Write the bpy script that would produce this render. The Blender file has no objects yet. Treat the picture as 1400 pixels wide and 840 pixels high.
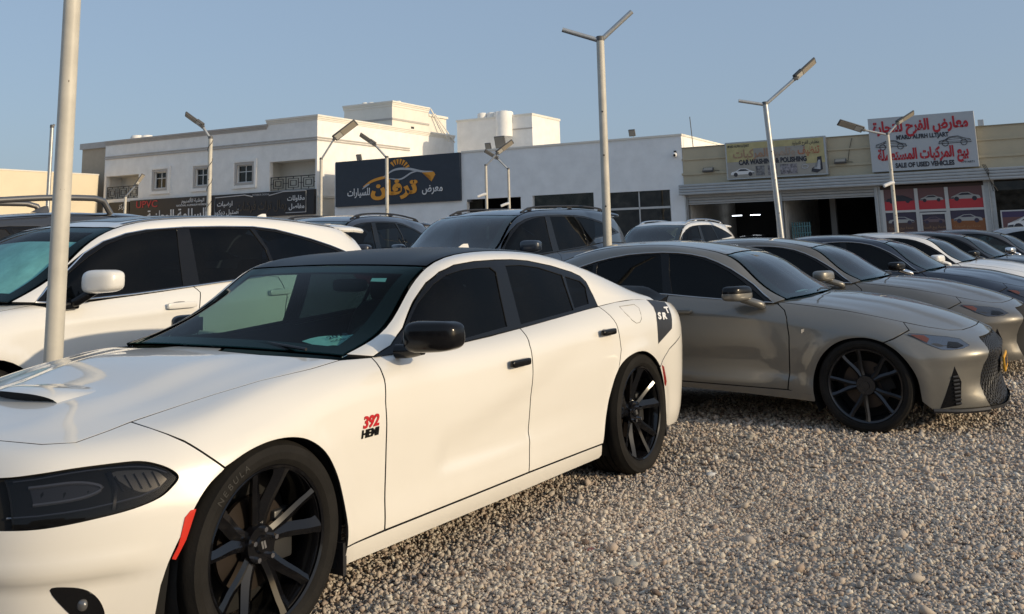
import bpy, bmesh, math, random
import numpy as np
from mathutils import Vector, Matrix, noise
from mathutils.geometry import delaunay_2d_cdt
random.seed(7); RNG = np.random.default_rng(7)
SC = bpy.context.scene
COL = SC.collection
R = math.radians
PI = math.pi

# ------------------------------------------------------------ camera, world, sun, exposure
def make_camera():
    f, ppy, th, ro, h = 1336.8, 88.85, 0.17985, -0.029192, 1.4145
    cd = bpy.data.cameras.new('camera'); co = bpy.data.objects.new('camera', cd); COL.objects.link(co)
    cd.sensor_width = 36; cd.lens = f/1400*36
    cd.shift_y = (ppy-420)/1400; cd.clip_start = .05; cd.clip_end = 6000
    F = Vector((0, math.cos(th), math.sin(th))); Rt = Vector((1, 0, 0)); U = Rt.cross(F)
    c, s = math.cos(ro), math.sin(ro)
    R2 = Rt*c+U*s; U2 = U*c-Rt*s
    m = Matrix((R2, U2, -F)).transposed().to_4x4(); m.translation = (0, 0, h)
    co.matrix_world = m
    SC.camera = co
make_camera()
SUN_AZ, SUN_EL = R(-27), R(15.5)          # azimuth of the sun counted from +x towards +y
W = bpy.data.worlds.new('World'); SC.world = W; W.use_nodes = True
nt = W.node_tree; bg = nt.nodes['Background']
sky = nt.nodes.new('ShaderNodeTexSky'); sky.sky_type = 'NISHITA'; sky.sun_disc = False
sky.sun_elevation = SUN_EL; sky.sun_rotation = PI/2-SUN_AZ
sky.altitude = 50; sky.air_density = 1.0; sky.dust_density = 2.5; sky.ozone_density = 2.0
# thin even haze that pales the clear sky
hz = nt.nodes.new('ShaderNodeMix'); hz.data_type = 'RGBA'; hz.inputs['Factor'].default_value = .60
hz.inputs['B'].default_value = (2.72, 3.55, 4.75, 1)
nt.links.new(sky.outputs[0], hz.inputs['A']); nt.links.new(hz.outputs['Result'], bg.inputs[0]); bg.inputs[1].default_value = .122
sl = bpy.data.lights.new('sun', 'SUN'); so = bpy.data.objects.new('sun', sl); COL.objects.link(so)
sl.energy = 2.85; sl.angle = R(.6); sl.color = (1, .81, .55)
sd = Vector((math.cos(SUN_EL)*math.cos(SUN_AZ), math.cos(SUN_EL)*math.sin(SUN_AZ), math.sin(SUN_EL)))
so.rotation_euler = sd.to_track_quat('Z', 'Y').to_euler(); so.location = (20, -10, 20)
SC.view_settings.view_transform = 'Standard'; SC.view_settings.look = 'None'
SC.view_settings.exposure = 0.1; SC.view_settings.gamma = 1

# ------------------------------------------------------------ materials
MATS = {}
def nodes_of(name):
    m = bpy.data.materials.new(name); m.use_nodes = True
    t = m.node_tree; b = t.nodes['Principled BSDF']
    return m, t, b
def N(t, kind, **kw):
    n = t.nodes.new(kind)
    for k, v in kw.items():
        if k.startswith('_'): n.inputs[k[1:]].default_value = v
        else: setattr(n, k, v)
    return n
def simple(name, col, rough=.5, metal=0, spec=.5, coat=0, bump=0, bscale=40, var=0, vscale=3, emit=None, coatr=.03):
    if name in MATS: return MATS[name]
    m, t, b = nodes_of(name); L = t.links.new
    b.inputs['Base Color'].default_value = (*col, 1); b.inputs['Roughness'].default_value = rough
    b.inputs['Metallic'].default_value = metal; b.inputs['Specular IOR Level'].default_value = spec
    b.inputs['Coat Weight'].default_value = coat; b.inputs['Coat Roughness'].default_value = coatr
    if emit: b.inputs['Emission Color'].default_value = (*emit[0], 1); b.inputs['Emission Strength'].default_value = emit[1]
    co = None
    if bump or var:
        co = N(t, 'ShaderNodeTexCoord')
    if var:
        n = N(t, 'ShaderNodeTexNoise', _Scale=vscale, _Detail=5, _Roughness=.6); L(co.outputs['Object'], n.inputs['Vector'])
        mp = N(t, 'ShaderNodeMapRange'); mp.inputs['To Min'].default_value = 1-var; mp.inputs['To Max'].default_value = 1+var
        mp.inputs['From Min'].default_value = .3; mp.inputs['From Max'].default_value = .7
        L(n.outputs['Fac'], mp.inputs['Value'])
        mx = N(t, 'ShaderNodeVectorMath', operation='SCALE'); mx.inputs[0].default_value = col; L(mp.outputs[0], mx.inputs['Scale'])
        L(mx.outputs[0], b.inputs['Base Color'])
    if bump:
        n = N(t, 'ShaderNodeTexNoise', _Scale=bscale, _Detail=4); L(co.outputs['Object'], n.inputs['Vector'])
        bp = N(t, 'ShaderNodeBump', _Strength=bump, _Distance=.01); L(n.outputs['Fac'], bp.inputs['Height']); L(bp.outputs[0], b.inputs['Normal'])
    MATS[name] = m; return m
def paint(name, col, metal=0, rough=.35, coat=1, dust=.15, dustcol=(.45, .38, .28), flake=0):
    """car paint: base coat, clear coat, thin settled dust that is heavier on the lower body"""
    m, t, b = nodes_of(name); L = t.links.new
    co = N(t, 'ShaderNodeTexCoord'); n = N(t, 'ShaderNodeTexNoise', _Scale=2.2, _Detail=8, _Roughness=.65); L(co.outputs['Object'], n.inputs['Vector'])
    n2 = N(t, 'ShaderNodeTexNoise', _Scale=60, _Detail=2); L(co.outputs['Object'], n2.inputs['Vector'])
    sep = N(t, 'ShaderNodeSeparateXYZ'); L(co.outputs['Object'], sep.inputs[0])
    lo = N(t, 'ShaderNodeMapRange'); L(sep.outputs['Z'], lo.inputs['Value'])
    lo.inputs['From Min'].default_value = .15; lo.inputs['From Max'].default_value = .75; lo.inputs['To Min'].default_value = 1; lo.inputs['To Max'].default_value = .35
    mp = N(t, 'ShaderNodeMapRange'); L(n.outputs['Fac'], mp.inputs['Value']); mp.inputs['From Min'].default_value = .35; mp.inputs['From Max'].default_value = .7
    mu = N(t, 'ShaderNodeMath', operation='MULTIPLY'); L(mp.outputs[0], mu.inputs[0]); L(lo.outputs[0], mu.inputs[1])
    mu2 = N(t, 'ShaderNodeMath', operation='MULTIPLY'); L(mu.outputs[0], mu2.inputs[0]); mu2.inputs[1].default_value = dust
    mx = N(t, 'ShaderNodeMix', data_type='RGBA'); L(mu2.outputs[0], mx.inputs['Factor'])
    mx.inputs['A'].default_value = (*col, 1); mx.inputs['B'].default_value = (*dustcol, 1)
    L(mx.outputs['Result'], b.inputs['Base Color'])
    b.inputs['Metallic'].default_value = metal; b.inputs['Roughness'].default_value = rough
    b.inputs['Coat Weight'].default_value = coat; b.inputs['Coat Roughness'].default_value = .02
    cr = N(t, 'ShaderNodeMapRange'); L(mu.outputs[0], cr.inputs['Value']); cr.inputs['To Min'].default_value = .015; cr.inputs['To Max'].default_value = .03+dust*.35
    L(cr.outputs[0], b.inputs['Coat Roughness'])
    bp = N(t, 'ShaderNodeBump', _Strength=.012, _Distance=.01); L(n2.outputs['Fac'], bp.inputs['Height'])
    L(bp.outputs[0], b.inputs['Coat Normal'])
    return m
def glass(name, tint, refl=1.0, dusty=.03, ior=1.55):
    """thin window glass: tinted see-through sheet with mirror reflection by angle"""
    m, t, b = nodes_of(name); L = t.links.new
    t.nodes.remove(b); out = t.nodes['Material Output']
    tr = N(t, 'ShaderNodeBsdfTransparent'); tr.inputs[0].default_value = (*tint, 1)
    gl = N(t, 'ShaderNodeBsdfGlossy'); gl.inputs['Roughness'].default_value = .01; gl.inputs[0].default_value = (refl, refl, refl, 1)
    f0 = ((ior-1)/(ior+1))**2
    lw = N(t, 'ShaderNodeLayerWeight', _Blend=.5); pw = N(t, 'ShaderNodeMath', operation='POWER'); L(lw.outputs['Facing'], pw.inputs[0]); pw.inputs[1].default_value = 5
    fr = N(t, 'ShaderNodeMath', operation='MULTIPLY_ADD'); L(pw.outputs[0], fr.inputs[0]); fr.inputs[1].default_value = 1-f0; fr.inputs[2].default_value = f0
    df = N(t, 'ShaderNodeBsdfDiffuse'); df.inputs[0].default_value = (.42, .38, .32, 1)
    m1 = N(t, 'ShaderNodeMixShader'); L(fr.outputs[0], m1.inputs[0]); L(tr.outputs[0], m1.inputs[1]); L(gl.outputs[0], m1.inputs[2])
    co = N(t, 'ShaderNodeTexCoord'); n = N(t, 'ShaderNodeTexNoise', _Scale=3, _Detail=7); L(co.outputs['Object'], n.inputs['Vector'])
    mp = N(t, 'ShaderNodeMapRange'); L(n.outputs['Fac'], mp.inputs['Value']); mp.inputs['From Min'].default_value = .35; mp.inputs['From Max'].default_value = .8; mp.inputs['To Max'].default_value = dusty*2
    m2 = N(t, 'ShaderNodeMixShader'); L(mp.outputs[0], m2.inputs[0]); L(m1.outputs[0], m2.inputs[1]); L(df.outputs[0], m2.inputs[2])
    L(m2.outputs[0], out.inputs['Surface'])
    return m

M_black = simple('gloss_black_trim', (.006, .006, .007), .16, spec=.3, coat=.05)
M_satin = simple('satin_black_plastic', (.018, .018, .02), .45, bump=.05, bscale=300)
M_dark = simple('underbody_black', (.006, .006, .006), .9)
M_rubber = simple('tyre_rubber', (.013, .012, .011), .8, spec=.2, bump=.15, bscale=90, var=.35, vscale=6)
M_chrome = simple('chrome', (.75, .75, .76), .12, 1)
M_disc = simple('brake_disc_steel', (.05, .04, .034), .45, .8)
M_rimblack = simple('gloss_black_alloy', (.005, .005, .006), .12, spec=.45, coat=.1)
M_rimgrey = simple('dark_graphite_alloy', (.055, .056, .06), .3, .85)
M_lampglass = glass('headlamp_lens', (.55, .55, .56), 1)
M_lampin = simple('headlamp_inner', (.05, .05, .055), .18, .8)
M_red = simple('red_lamp_plastic', (.55, .02, .012), .2, coat=.6)
M_amber = simple('amber_reflector', (.5, .10, .02), .25, coat=.5)
M_seat = simple('dark_seat_leather', (.015, .015, .016), .55)
M_interior = simple('interior_charcoal', (.028, .028, .03), .7)
G_ws = glass('windshield_glass', (.42, .62, .60), 1, .012, 2.1)
G_ws2 = glass('dark_windshield_glass', (.38, .60, .57), .32, .003)
G_ws3 = glass('pale_windshield_glass', (.62, .80, .80), .35, .004)
G_tint = glass('tinted_side_glass', (.020, .030, .040), .42, .004)
G_mid = glass('lightly_tinted_glass', (.20, .27, .26), .8, .03)

# ------------------------------------------------------------ object helpers
def props(o, label=None, cat=None, group=None, kind=None):
    if label: o['label'] = label
    if cat: o['category'] = cat
    if group: o['group'] = group
    if kind: o['kind'] = kind
    return o
def empty(name, loc=(0, 0, 0), rz=0, label=None, cat=None, group=None):
    o = bpy.data.objects.new(name, None); COL.objects.link(o); o.location = loc; o.rotation_euler = (0, 0, rz)
    o.empty_display_size = .3
    return props(o, label, cat, group)
def link(name, me, parent=None):
    o = bpy.data.objects.new(name, me); COL.objects.link(o)
    if parent is not None: o.parent = parent
    return o
def mesh(name, V, F, mat, parent=None, smooth=False, normals=None):
    me = bpy.data.meshes.new(name); me.from_pydata([tuple(v) for v in V], [], [tuple(int(i) for i in f) for f in F])
    if mat is not None: me.materials.append(mat)
    if smooth or normals is not None:
        me.polygons.foreach_set('use_smooth', [True]*len(me.polygons))
    me.update()
    if normals is not None:
        me.normals_split_custom_set_from_vertices([tuple(n) for n in normals])
    return link(name, me, parent)
def bm_obj(name, bm, mat, parent=None, smooth=False, angle=None):
    me = bpy.data.meshes.new(name); bmesh.ops.recalc_face_normals(bm, faces=bm.faces); bm.to_mesh(me); bm.free()
    for m in (mat if isinstance(mat, (list, tuple)) else [mat]): me.materials.append(m)
    if smooth:
        me.polygons.foreach_set('use_smooth', [True]*len(me.polygons))
        if angle: me.set_sharp_from_angle(angle=angle)
    me.update()
    return link(name, me, parent)
def bbox_bm(bm, x0, x1, y0, y1, z0, z1, bev=0, seg=2, M=None):
    r = bmesh.ops.create_cube(bm, size=1)
    vs = r['verts']
    for v in vs:
        v.co = Vector((x0+(v.co.x+.5)*(x1-x0), y0+(v.co.y+.5)*(y1-y0), z0+(v.co.z+.5)*(z1-z0)))
    if bev:
        es = list({e for v in vs for e in v.link_edges})
        rb = bmesh.ops.bevel(bm, geom=es, offset=bev, segments=seg, affect='EDGES', profile=.5)
        vs = list({v for f in rb['faces'] for v in f.verts} | {v for v in vs if v.is_valid})
    if M is not None:
        for v in vs: v.co = M @ v.co
    return vs
def box(name, x0, x1, y0, y1, z0, z1, mat, parent=None, bev=0, seg=2, M=None):
    bm = bmesh.new(); bbox_bm(bm, x0, x1, y0, y1, z0, z1, bev, seg, M)
    return bm_obj(name, bm, mat, parent, smooth=bool(bev), angle=R(40))
def tube_bm(bm, pts, rad, n=12, cap=True):
    pts = [Vector(p) for p in pts]; rings = []
    if not isinstance(rad, (list, tuple)): rad = [rad]*len(pts)
    up = Vector((0, 0, 1))
    for i, p in enumerate(pts):
        d = (pts[min(i+1, len(pts)-1)]-pts[max(i-1, 0)]).normalized()
        a = d.cross(up)
        if a.length < 1e-3: a = d.cross(Vector((1, 0, 0)))
        a.normalize(); b = d.cross(a)
        rings.append([bm.verts.new(p+(a*math.cos(2*PI*k/n)+b*math.sin(2*PI*k/n))*rad[i]) for k in range(n)])
    for r0, r1 in zip(rings, rings[1:]):
        for k in range(n): bm.faces.new((r0[k], r0[(k+1) % n], r1[(k+1) % n], r1[k]))
    if cap:
        bm.faces.new(rings[0][::-1]); bm.faces.new(rings[-1])
def tube(name, pts, rad, mat, parent=None, n=12):
    bm = bmesh.new(); tube_bm(bm, pts, rad, n)
    return bm_obj(name, bm, mat, parent, True, R(40))
def lathe(name, prof, mat, parent=None, n=64, axis='y', angle=R(35), closed=False):
    """prof: (radius, axial) pairs; turned round the y axis"""
    bm = bmesh.new(); rings = []
    for k in range(n):
        a = 2*PI*k/n; c, s = math.cos(a), math.sin(a)
        if axis == 'y': rings.append([bm.verts.new((r*c, ax, r*s)) for r, ax in prof])
        else: rings.append([bm.verts.new((r*c, r*s, ax)) for r, ax in prof])
    m = len(prof)
    for k in range(n):
        r0, r1 = rings[k], rings[(k+1) % n]
        for i in range(m-1 if not closed else m):
            bm.faces.new((r0[i], r0[(i+1) % m], r1[(i+1) % m], r1[i]))
    bmesh.ops.remove_doubles(bm, verts=bm.verts, dist=1e-5)
    return bm_obj(name, bm, mat, parent, True, angle)
def cr(pts, sub=6, closed=False):
    """Catmull-Rom through 2-D/3-D points"""
    P = [np.array(p, float) for p in pts]; out = []; n = len(P)
    rng = range(n if closed else n-1)
    for i in rng:
        p1, p2 = P[i], P[(i+1) % n]
        p0 = P[i-1] if (i > 0 or closed) else 2*p1-p2
        p3 = P[(i+2) % n] if (i+2 < n or closed) else 2*p2-p1
        for k in range(sub):
            t = k/sub
            out.append(tuple(.5*((2*p1)+(-p0+p2)*t+(2*p0-5*p1+4*p2-p3)*t*t+(-p0+3*p1-3*p2+p3)*t**3)))
    if not closed: out.append(tuple(P[-1]))
    return out
def arc(cx, cz, r, a0, a1, n=24):
    return [(cx+r*math.cos(R(a0+(a1-a0)*k/n)), cz+r*math.sin(R(a0+(a1-a0)*k/n))) for k in range(n+1)]

# ------------------------------------------------------------ smooth surface patches for car bodies
def natspline(k, Y, kk):
    """natural C2 spline through rows of Y at knots k, evaluated at kk"""
    n = len(k); h = np.diff(k); A = np.zeros((n, n)); B = np.zeros((n,)+Y.shape[1:])
    A[0, 0] = A[-1, -1] = 1
    for i in range(1, n-1):
        A[i, i-1] = h[i-1]; A[i, i] = 2*(h[i-1]+h[i]); A[i, i+1] = h[i]
        B[i] = 6*((Y[i+1]-Y[i])/h[i]-(Y[i]-Y[i-1])/h[i-1])
    Mm = np.linalg.solve(A, B.reshape(n, -1)).reshape(B.shape)
    i = np.clip(np.searchsorted(k, kk, side='right')-1, 0, n-2)
    sh = (slice(None),)+(None,)*(Y.ndim-1)
    t = kk-k[i]; hh = h[i]; t = t[sh]; hh = hh[sh]
    return (Mm[i]*(hh-t)**3/(6*hh)+Mm[i+1]*t**3/(6*hh)+(Y[i]/hh-Mm[i]*hh/6)*(hh-t)+(Y[i+1]/hh-Mm[i+1]*hh/6)*t)
def hermite(k, Y, kk):
    n = len(k); h = np.diff(k); sh = (slice(None),)+(None,)*(Y.ndim-1)
    d = np.diff(Y, axis=0)/h[sh]; m = np.zeros_like(Y)
    m[1:-1] = (d[:-1]*h[1:][sh]+d[1:]*h[:-1][sh])/(h[1:]+h[:-1])[sh]
    m[0] = d[0]*1.5-m[1]*.5; m[-1] = d[-1]*1.5-m[-2]*.5
    i = np.clip(np.searchsorted(k, kk, side='right')-1, 0, n-2)
    t = ((kk-k[i])/h[i])[sh]; hh = h[i][sh]
    return ((2*t**3-3*t**2+1)*Y[i]+(t**3-2*t**2+t)*hh*m[i]+(-2*t**3+3*t**2)*Y[i+1]+(t**3-t**2)*hh*m[i+1])
class Patch:
    def __init__(s, grid, NU=420, NV=170, disp=None, symv=True, vknots=None):
        T = np.array(grid, float)                       # stations x lines x 3
        ku = np.r_[0, np.cumsum(np.maximum(np.linalg.norm(np.diff(T, axis=0), axis=2).mean(1), .02))]
        kv = np.r_[0, np.cumsum(np.maximum(np.median(np.linalg.norm(np.diff(T, axis=1), axis=2), axis=0), .02))]
        s.ku = ku/ku[-1]*(NU-1); s.kv = kv/kv[-1]*(NV-1); s.NU, s.NV = NU, NV
        A = natspline(s.ku, T, np.arange(NU)*1.0)
        G = hermite(s.kv, A.transpose(1, 0, 2), np.arange(NV)*1.0).transpose(1, 0, 2)
        G = np.ascontiguousarray(G); s.G = G; s._norm()
        if disp is not None:
            for d in (disp if isinstance(disp, (list, tuple)) else [disp]):
                s.G = s.G+s.Nn*d(s.G)[..., None]; s._norm()
        s.lu, s.lv = ku[-1]/(NU-1), kv[-1]/(NV-1)
    def _norm(s):
        du = np.gradient(s.G, axis=0); dv = np.gradient(s.G, axis=1)
        n = np.cross(dv, du); l = np.linalg.norm(n, axis=2, keepdims=True)
        bad = l[..., 0] < 1e-9; n = n/np.maximum(l, 1e-9)
        # orient outwards
        c = s.G.mean((0, 1)); c = np.array([0, 0, .4])
        s.flip = 1 if (n[s.NU//2, s.NV//3] @ np.array([0, 1, .3])) > 0 else -1
        n = n*s.flip; n[bad] = (0, .7, .7)
        n[:, -1, 1] = 0; n[:, -1] /= np.maximum(np.linalg.norm(n[:, -1], axis=1, keepdims=True), 1e-6)
        s.Nn = n
    def sl(s, st, ln):
        return (float(np.interp(st, np.arange(len(s.ku)), s.ku)), float(np.interp(ln, np.arange(len(s.kv)), s.kv)))
    def at(s, uv, what=None):
        uv = np.atleast_2d(np.array(uv, float)); A = s.G if what is None else what
        u = np.clip(uv[:, 0], 0, s.NU-1.0001); v = np.clip(uv[:, 1], 0, s.NV-1.0001)
        i = u.astype(int); j = v.astype(int); a = (u-i)[:, None]; b = (v-j)[:, None]
        return A[i, j]*(1-a)*(1-b)+A[i+1, j]*a*(1-b)+A[i, j+1]*(1-a)*b+A[i+1, j+1]*a*b
    def nrm(s, uv):
        n = s.at(uv, s.Nn); return n/np.maximum(np.linalg.norm(n, axis=1, keepdims=True), 1e-6)
    def inv(s, pts, ax=(0, 2), reg=None):
        """(u,v) of points given in a projection; reg = station0, station1, line0, line1"""
        u0, u1, v0, v1 = 0, s.NU-1, 0, s.NV-1
        if reg:
            (u0, v0), (u1, v1) = s.sl(reg[0], reg[2]), s.sl(reg[1], reg[3])
        i0, i1, j0, j1 = int(u0), int(math.ceil(u1))+1, int(v0), int(math.ceil(v1))+1
        S = s.G[i0:i1, j0:j1][..., list(ax)]; out = []
        for p in pts:
            if len(p) == 3: out.append((p[0], p[1])); continue      # already (u, v, tag)
            q = np.array(p); d = ((S-q)**2).sum(2); k = np.unravel_index(d.argmin(), d.shape)
            uv = np.array([k[0]+i0, k[1]+j0], float)
            for _ in range(4):
                e = .5; P = s.at([uv])[0][list(ax)]
                a = (s.at([uv+(e, 0)])[0]-s.at([uv-(e, 0)])[0])[list(ax)]/(2*e)
                b = (s.at([uv+(0, e)])[0]-s.at([uv-(0, e)])[0])[list(ax)]/(2*e)
                J = np.array([a, b]).T
                dl = np.linalg.det(J)
                if abs(dl) < 1e-10: break
                st = np.linalg.solve(J, q-P); st = np.clip(st, -1.2, 1.2)
                uv = np.clip(uv+st, (u0, v0), (u1, v1))
            out.append(tuple(uv))
        return out
    def curve(s, st0, st1, ln, n=16):
        """explicit uv points along a line of the grid"""
        l0, l1 = (ln if isinstance(ln, tuple) else (ln, ln))
        return [(*s.sl(st0+(st1-st0)*k/n, l0+(l1-l0)*k/n), 1) for k in range(n+1)]
def dens(pts, seg):
    out = []; n = len(pts)
    for i in range(n):
        a, b = pts[i], pts[(i+1) % n]
        if len(a) == 3 or len(b) == 3: out.append(a); continue
        m = max(1, int(math.ceil(math.dist(a, b)/seg)))
        for k in range(m): out.append((a[0]+(b[0]-a[0])*k/m, a[1]+(b[1]-a[1])*k/m))
    return out
def clean(P, eps=1e-4):
    out = []
    for p in P:
        if not out or math.dist(p, out[-1]) > eps: out.append(tuple(p))
    if len(out) > 2 and math.dist(out[0], out[-1]) < eps: out.pop()
    return out
def inset(P, d):
    P = np.array(P); n = len(P)
    area = .5*sum(P[i][0]*P[(i+1) % n][1]-P[(i+1) % n][0]*P[i][1] for i in range(n))
    s = 1 if area > 0 else -1
    e = np.roll(P, -1, 0)-P; e /= np.maximum(np.linalg.norm(e, axis=1, keepdims=True), 1e-9)
    nn = np.stack([-e[:, 1], e[:, 0]], 1)*s
    b = nn+np.roll(nn, 1, 0); l = np.maximum((b**2).sum(1)/2, .35)
    return P+b/l[:, None]*d, s
def inpoly(Q, P):
    x, y = Q[:, 0], Q[:, 1]; r = np.zeros(len(Q), bool); n = len(P)
    for i in range(n):
        x0, y0 = P[i]; x1, y1 = P[(i+1) % n]
        c = ((y0 > y) != (y1 > y)); 
        if y1 != y0: r ^= c & (x < (x1-x0)*(y-y0)/(y1-y0)+x0)
    return r
def distpoly(Q, P):
    P = np.array(P); D = np.full(len(Q), 9.)
    for a, b in zip(P, np.roll(P, -1, 0)):
        ab = b-a; t = np.clip(((Q-a)@ab)/max(ab@ab, 1e-12), 0, 1)
        D = np.minimum(D, np.linalg.norm(Q-(a+t[:, None]*ab), axis=1))
    return D
def panel(name, P, outline, mat, parent=None, off=0, gap=.0022, cell=.06, flange=.014, side=1, ax=(0, 2), reg=None, holes=(), sym=False, hflange=None, lip=.0009):
    """a sheet cut out of patch P along an outline, with a rounded lip and a turned-in edge"""
    sc = np.array([P.lu, P.lv])
    def touv(o):
        q = P.inv(dens(o, cell*.6), ax, reg); return clean([(a*sc[0], b*sc[1]) for a, b in q], 2e-3)
    loops = [touv(o) for o in [outline]+list(holes)]
    O, so_ = inset(loops[0], gap); ins = [O.tolist()]
    if sym:      # keep the centre-line edge on the centre line
        for k, q in enumerate(loops[0]):
            if abs(q[1]-(P.NV-1)*sc[1]) < 1e-3: ins[0][k][1] = q[1]
    for h in loops[1:]: ins.append(inset(h, -gap)[0].tolist())
    A = np.array(ins[0]); lo, hi = A.min(0), A.max(0)
    gx = np.arange(lo[0]+cell/2, hi[0], cell); gy = np.arange(lo[1]+cell/2, hi[1], cell)
    pts = np.array([(x+(cell/2 if j % 2 else 0), y) for j, y in enumerate(gy) for x in gx]).reshape(-1, 2)
    if len(pts):
        k = inpoly(pts, ins[0]) & (distpoly(pts, ins[0]) > cell*.45)
        for h in ins[1:]: k &= ~inpoly(pts, h) & (distpoly(pts, h) > cell*.45)
        pts = pts[k]
    vin = [Vector(p) for l in ins for p in l]+[Vector(p) for p in pts]
    ed = []; c = 0
    for l in ins:
        ed += [(c+i, c+(i+1) % len(l)) for i in range(len(l))]; c += len(l)
    vo, eo, fo, ov, oe, of = delaunay_2d_cdt(vin, ed, [], 0, 1e-6)
    V2 = np.array([tuple(v) for v in vo]); F = []
    cen = np.array([V2[list(f)].mean(0) for f in fo])
    k = inpoly(cen, ins[0])
    for h in ins[1:]: k &= ~inpoly(cen, h)
    F = [tuple(f) for f, ok in zip(fo, k) if ok]
    uv = V2/sc; V = P.at(uv); Nm = P.nrm(uv); V = V+Nm*off
    # orient
    if F:
        a, b, c_ = (V[F[0][i]] for i in range(3))
        big = max(F, key=lambda f: np.linalg.norm(np.cross(V[f[1]]-V[f[0]], V[f[2]]-V[f[0]])))
        if np.cross(V[big[1]]-V[big[0]], V[big[2]]-V[big[0]])@Nm[big[0]] < 0: F = [f[::-1] for f in F]
    V = list(V); Nm = list(Nm)
    # boundary rings
    deep = []; edges = {}
    for f in F:
        for i in range(len(f)): edges[(f[i], f[(i+1) % len(f)])] = 1
    bd = [(a, b) for a, b in edges if (b, a) not in edges]
    if flange and bd:
        nxt = {a: b for a, b in bd}; prv = {b: a for a, b in bd}; r1 = {}; r2 = {}
        cen3 = None
        for a in nxt:
            b, p = nxt[a], prv.get(a)
            if p is None: continue
            if sym and abs(V[a][1]) < 1e-4 and abs(V[b][1]) < 1e-4: pass
            t = V[b]-V[p]; t /= max(np.linalg.norm(t), 1e-9); o = np.cross(t, Nm[a]); o /= max(np.linalg.norm(o), 1e-9)
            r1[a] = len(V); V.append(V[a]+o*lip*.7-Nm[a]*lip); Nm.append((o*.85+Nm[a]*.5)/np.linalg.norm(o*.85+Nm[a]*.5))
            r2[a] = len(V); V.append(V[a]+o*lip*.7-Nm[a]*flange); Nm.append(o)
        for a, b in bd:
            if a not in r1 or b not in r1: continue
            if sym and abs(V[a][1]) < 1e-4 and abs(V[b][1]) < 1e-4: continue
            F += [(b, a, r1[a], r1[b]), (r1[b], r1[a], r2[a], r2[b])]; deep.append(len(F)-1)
    V = np.array(V); Nm = np.array(Nm)
    if sym:
        n = len(V); V2_ = V*(1, -1, 1); N2 = Nm*(1, -1, 1)
        deep += [k_+len(F) for k_ in deep]; F = F+[tuple(i+n for i in f[::-1]) for f in F]; V = np.r_[V, V2_]; Nm = np.r_[Nm, N2]
    elif side < 0:
        V = V*(1, -1, 1); Nm = Nm*(1, -1, 1); F = [f[::-1] for f in F]
    o_ = mesh(name, V, F, mat, parent, True, Nm)
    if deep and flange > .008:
        o_.data.materials.append(M_dark)  # turned-in edges coloured black to stand in for shade in the gaps
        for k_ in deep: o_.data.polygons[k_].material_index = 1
    return o_
def gridpanel(name, P, s0, s1, l0, l1, mat, parent=None, off=0, nu=24, nv=10, sym=True, side=1, flange=.01):
    """a sheet between two stations and two lines of a patch (mirrored over the centre line when sym)"""
    us = np.linspace(P.sl(s0, 0)[0], P.sl(s1, 0)[0], nu+1); vs = np.linspace(P.sl(0, l0)[1], P.sl(0, l1)[1], nv+1)
    uv = np.array([(u, v) for u in us for v in vs]); V = P.at(uv); Nm = P.nrm(uv); V = (V+Nm*off).reshape(nu+1, nv+1, 3); Nm = Nm.reshape(nu+1, nv+1, 3)
    if sym:
        V = np.concatenate([V, V[:, -2::-1]*(1, -1, 1)], 1); Nm = np.concatenate([Nm, Nm[:, -2::-1]*(1, -1, 1)], 1)
    a, b = V.shape[:2]; id_ = np.arange(a*b).reshape(a, b)
    F = [(id_[i, j], id_[i+1, j], id_[i+1, j+1], id_[i, j+1]) for i in range(a-1) for j in range(b-1)]
    i, j = a//2, b//4
    nn = np.cross(V[i+1, j]-V[i, j], V[i, j+1]-V[i, j])
    if nn@Nm[i, j] < 0: F = [f[::-1] for f in F]; fl = True
    else: fl = False
    V = V.reshape(-1, 3); Nm = Nm.reshape(-1, 3)
    if flange:
        loop = [id_[i, 0] for i in range(a)]+[id_[-1, j] for j in range(1, b)]+[id_[i, -1] for i in range(a-2, -1, -1)]+[id_[0, j] for j in range(b-2, 0, -1)]
        n0 = len(V); L = len(loop); ex = []; en = []
        cc = V.mean(0)
        for k, q in enumerate(loop):
            t = V[loop[(k+1) % L]]-V[loop[k-1]]; t /= max(np.linalg.norm(t), 1e-9); o = np.cross(t, Nm[q])
            if o@(V[q]-cc) < 0: o = -o
            ex.append(V[q]-Nm[q]*flange); en.append(o)
        V = np.r_[V, np.array(ex)]; Nm = np.r_[Nm, np.array(en)]
        for k in range(L):
            f = (loop[k], loop[(k+1) % L], n0+(k+1) % L, n0+k); F.append(f)
    if side < 0 and not sym:
        V = V*(1, -1, 1); Nm = Nm*(1, -1, 1); F = [f[::-1] for f in F]
    return mesh(name, V, F, mat, parent, True, Nm)
def underlay(P, parent, s0, s1, l0, l1, off, skip, name='inner_shell', nu=90, nv=36, mat=None):
    """black inner structure just below the skin; skip(x,y,z) leaves the wheel wells and cabin open"""
    us = np.linspace(P.sl(s0, 0)[0], P.sl(s1, 0)[0], nu+1); vs = np.linspace(P.sl(0, l0)[1], P.sl(0, l1)[1], nv+1)
    uv = np.array([(u, v) for u in us for v in vs]); V = P.at(uv)-P.nrm(uv)*off; V = V.reshape(nu+1, nv+1, 3)
    V = np.concatenate([V, V[:, ::-1]*(1, -1, 1)], 1); a, b = V.shape[:2]; id_ = np.arange(a*b).reshape(a, b)
    F = []
    for i in range(a-1):
        for j in range(b-1):
            if j == nv and l1 < len(P.kv)-1: continue
            c = (V[i, j]+V[i+1, j+1])/2
            if not skip(*c): F.append((id_[i, j], id_[i+1, j], id_[i+1, j+1], id_[i, j+1]))
    return mesh(name, V.reshape(-1, 3), F, mat or M_dark, parent, True)
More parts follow.
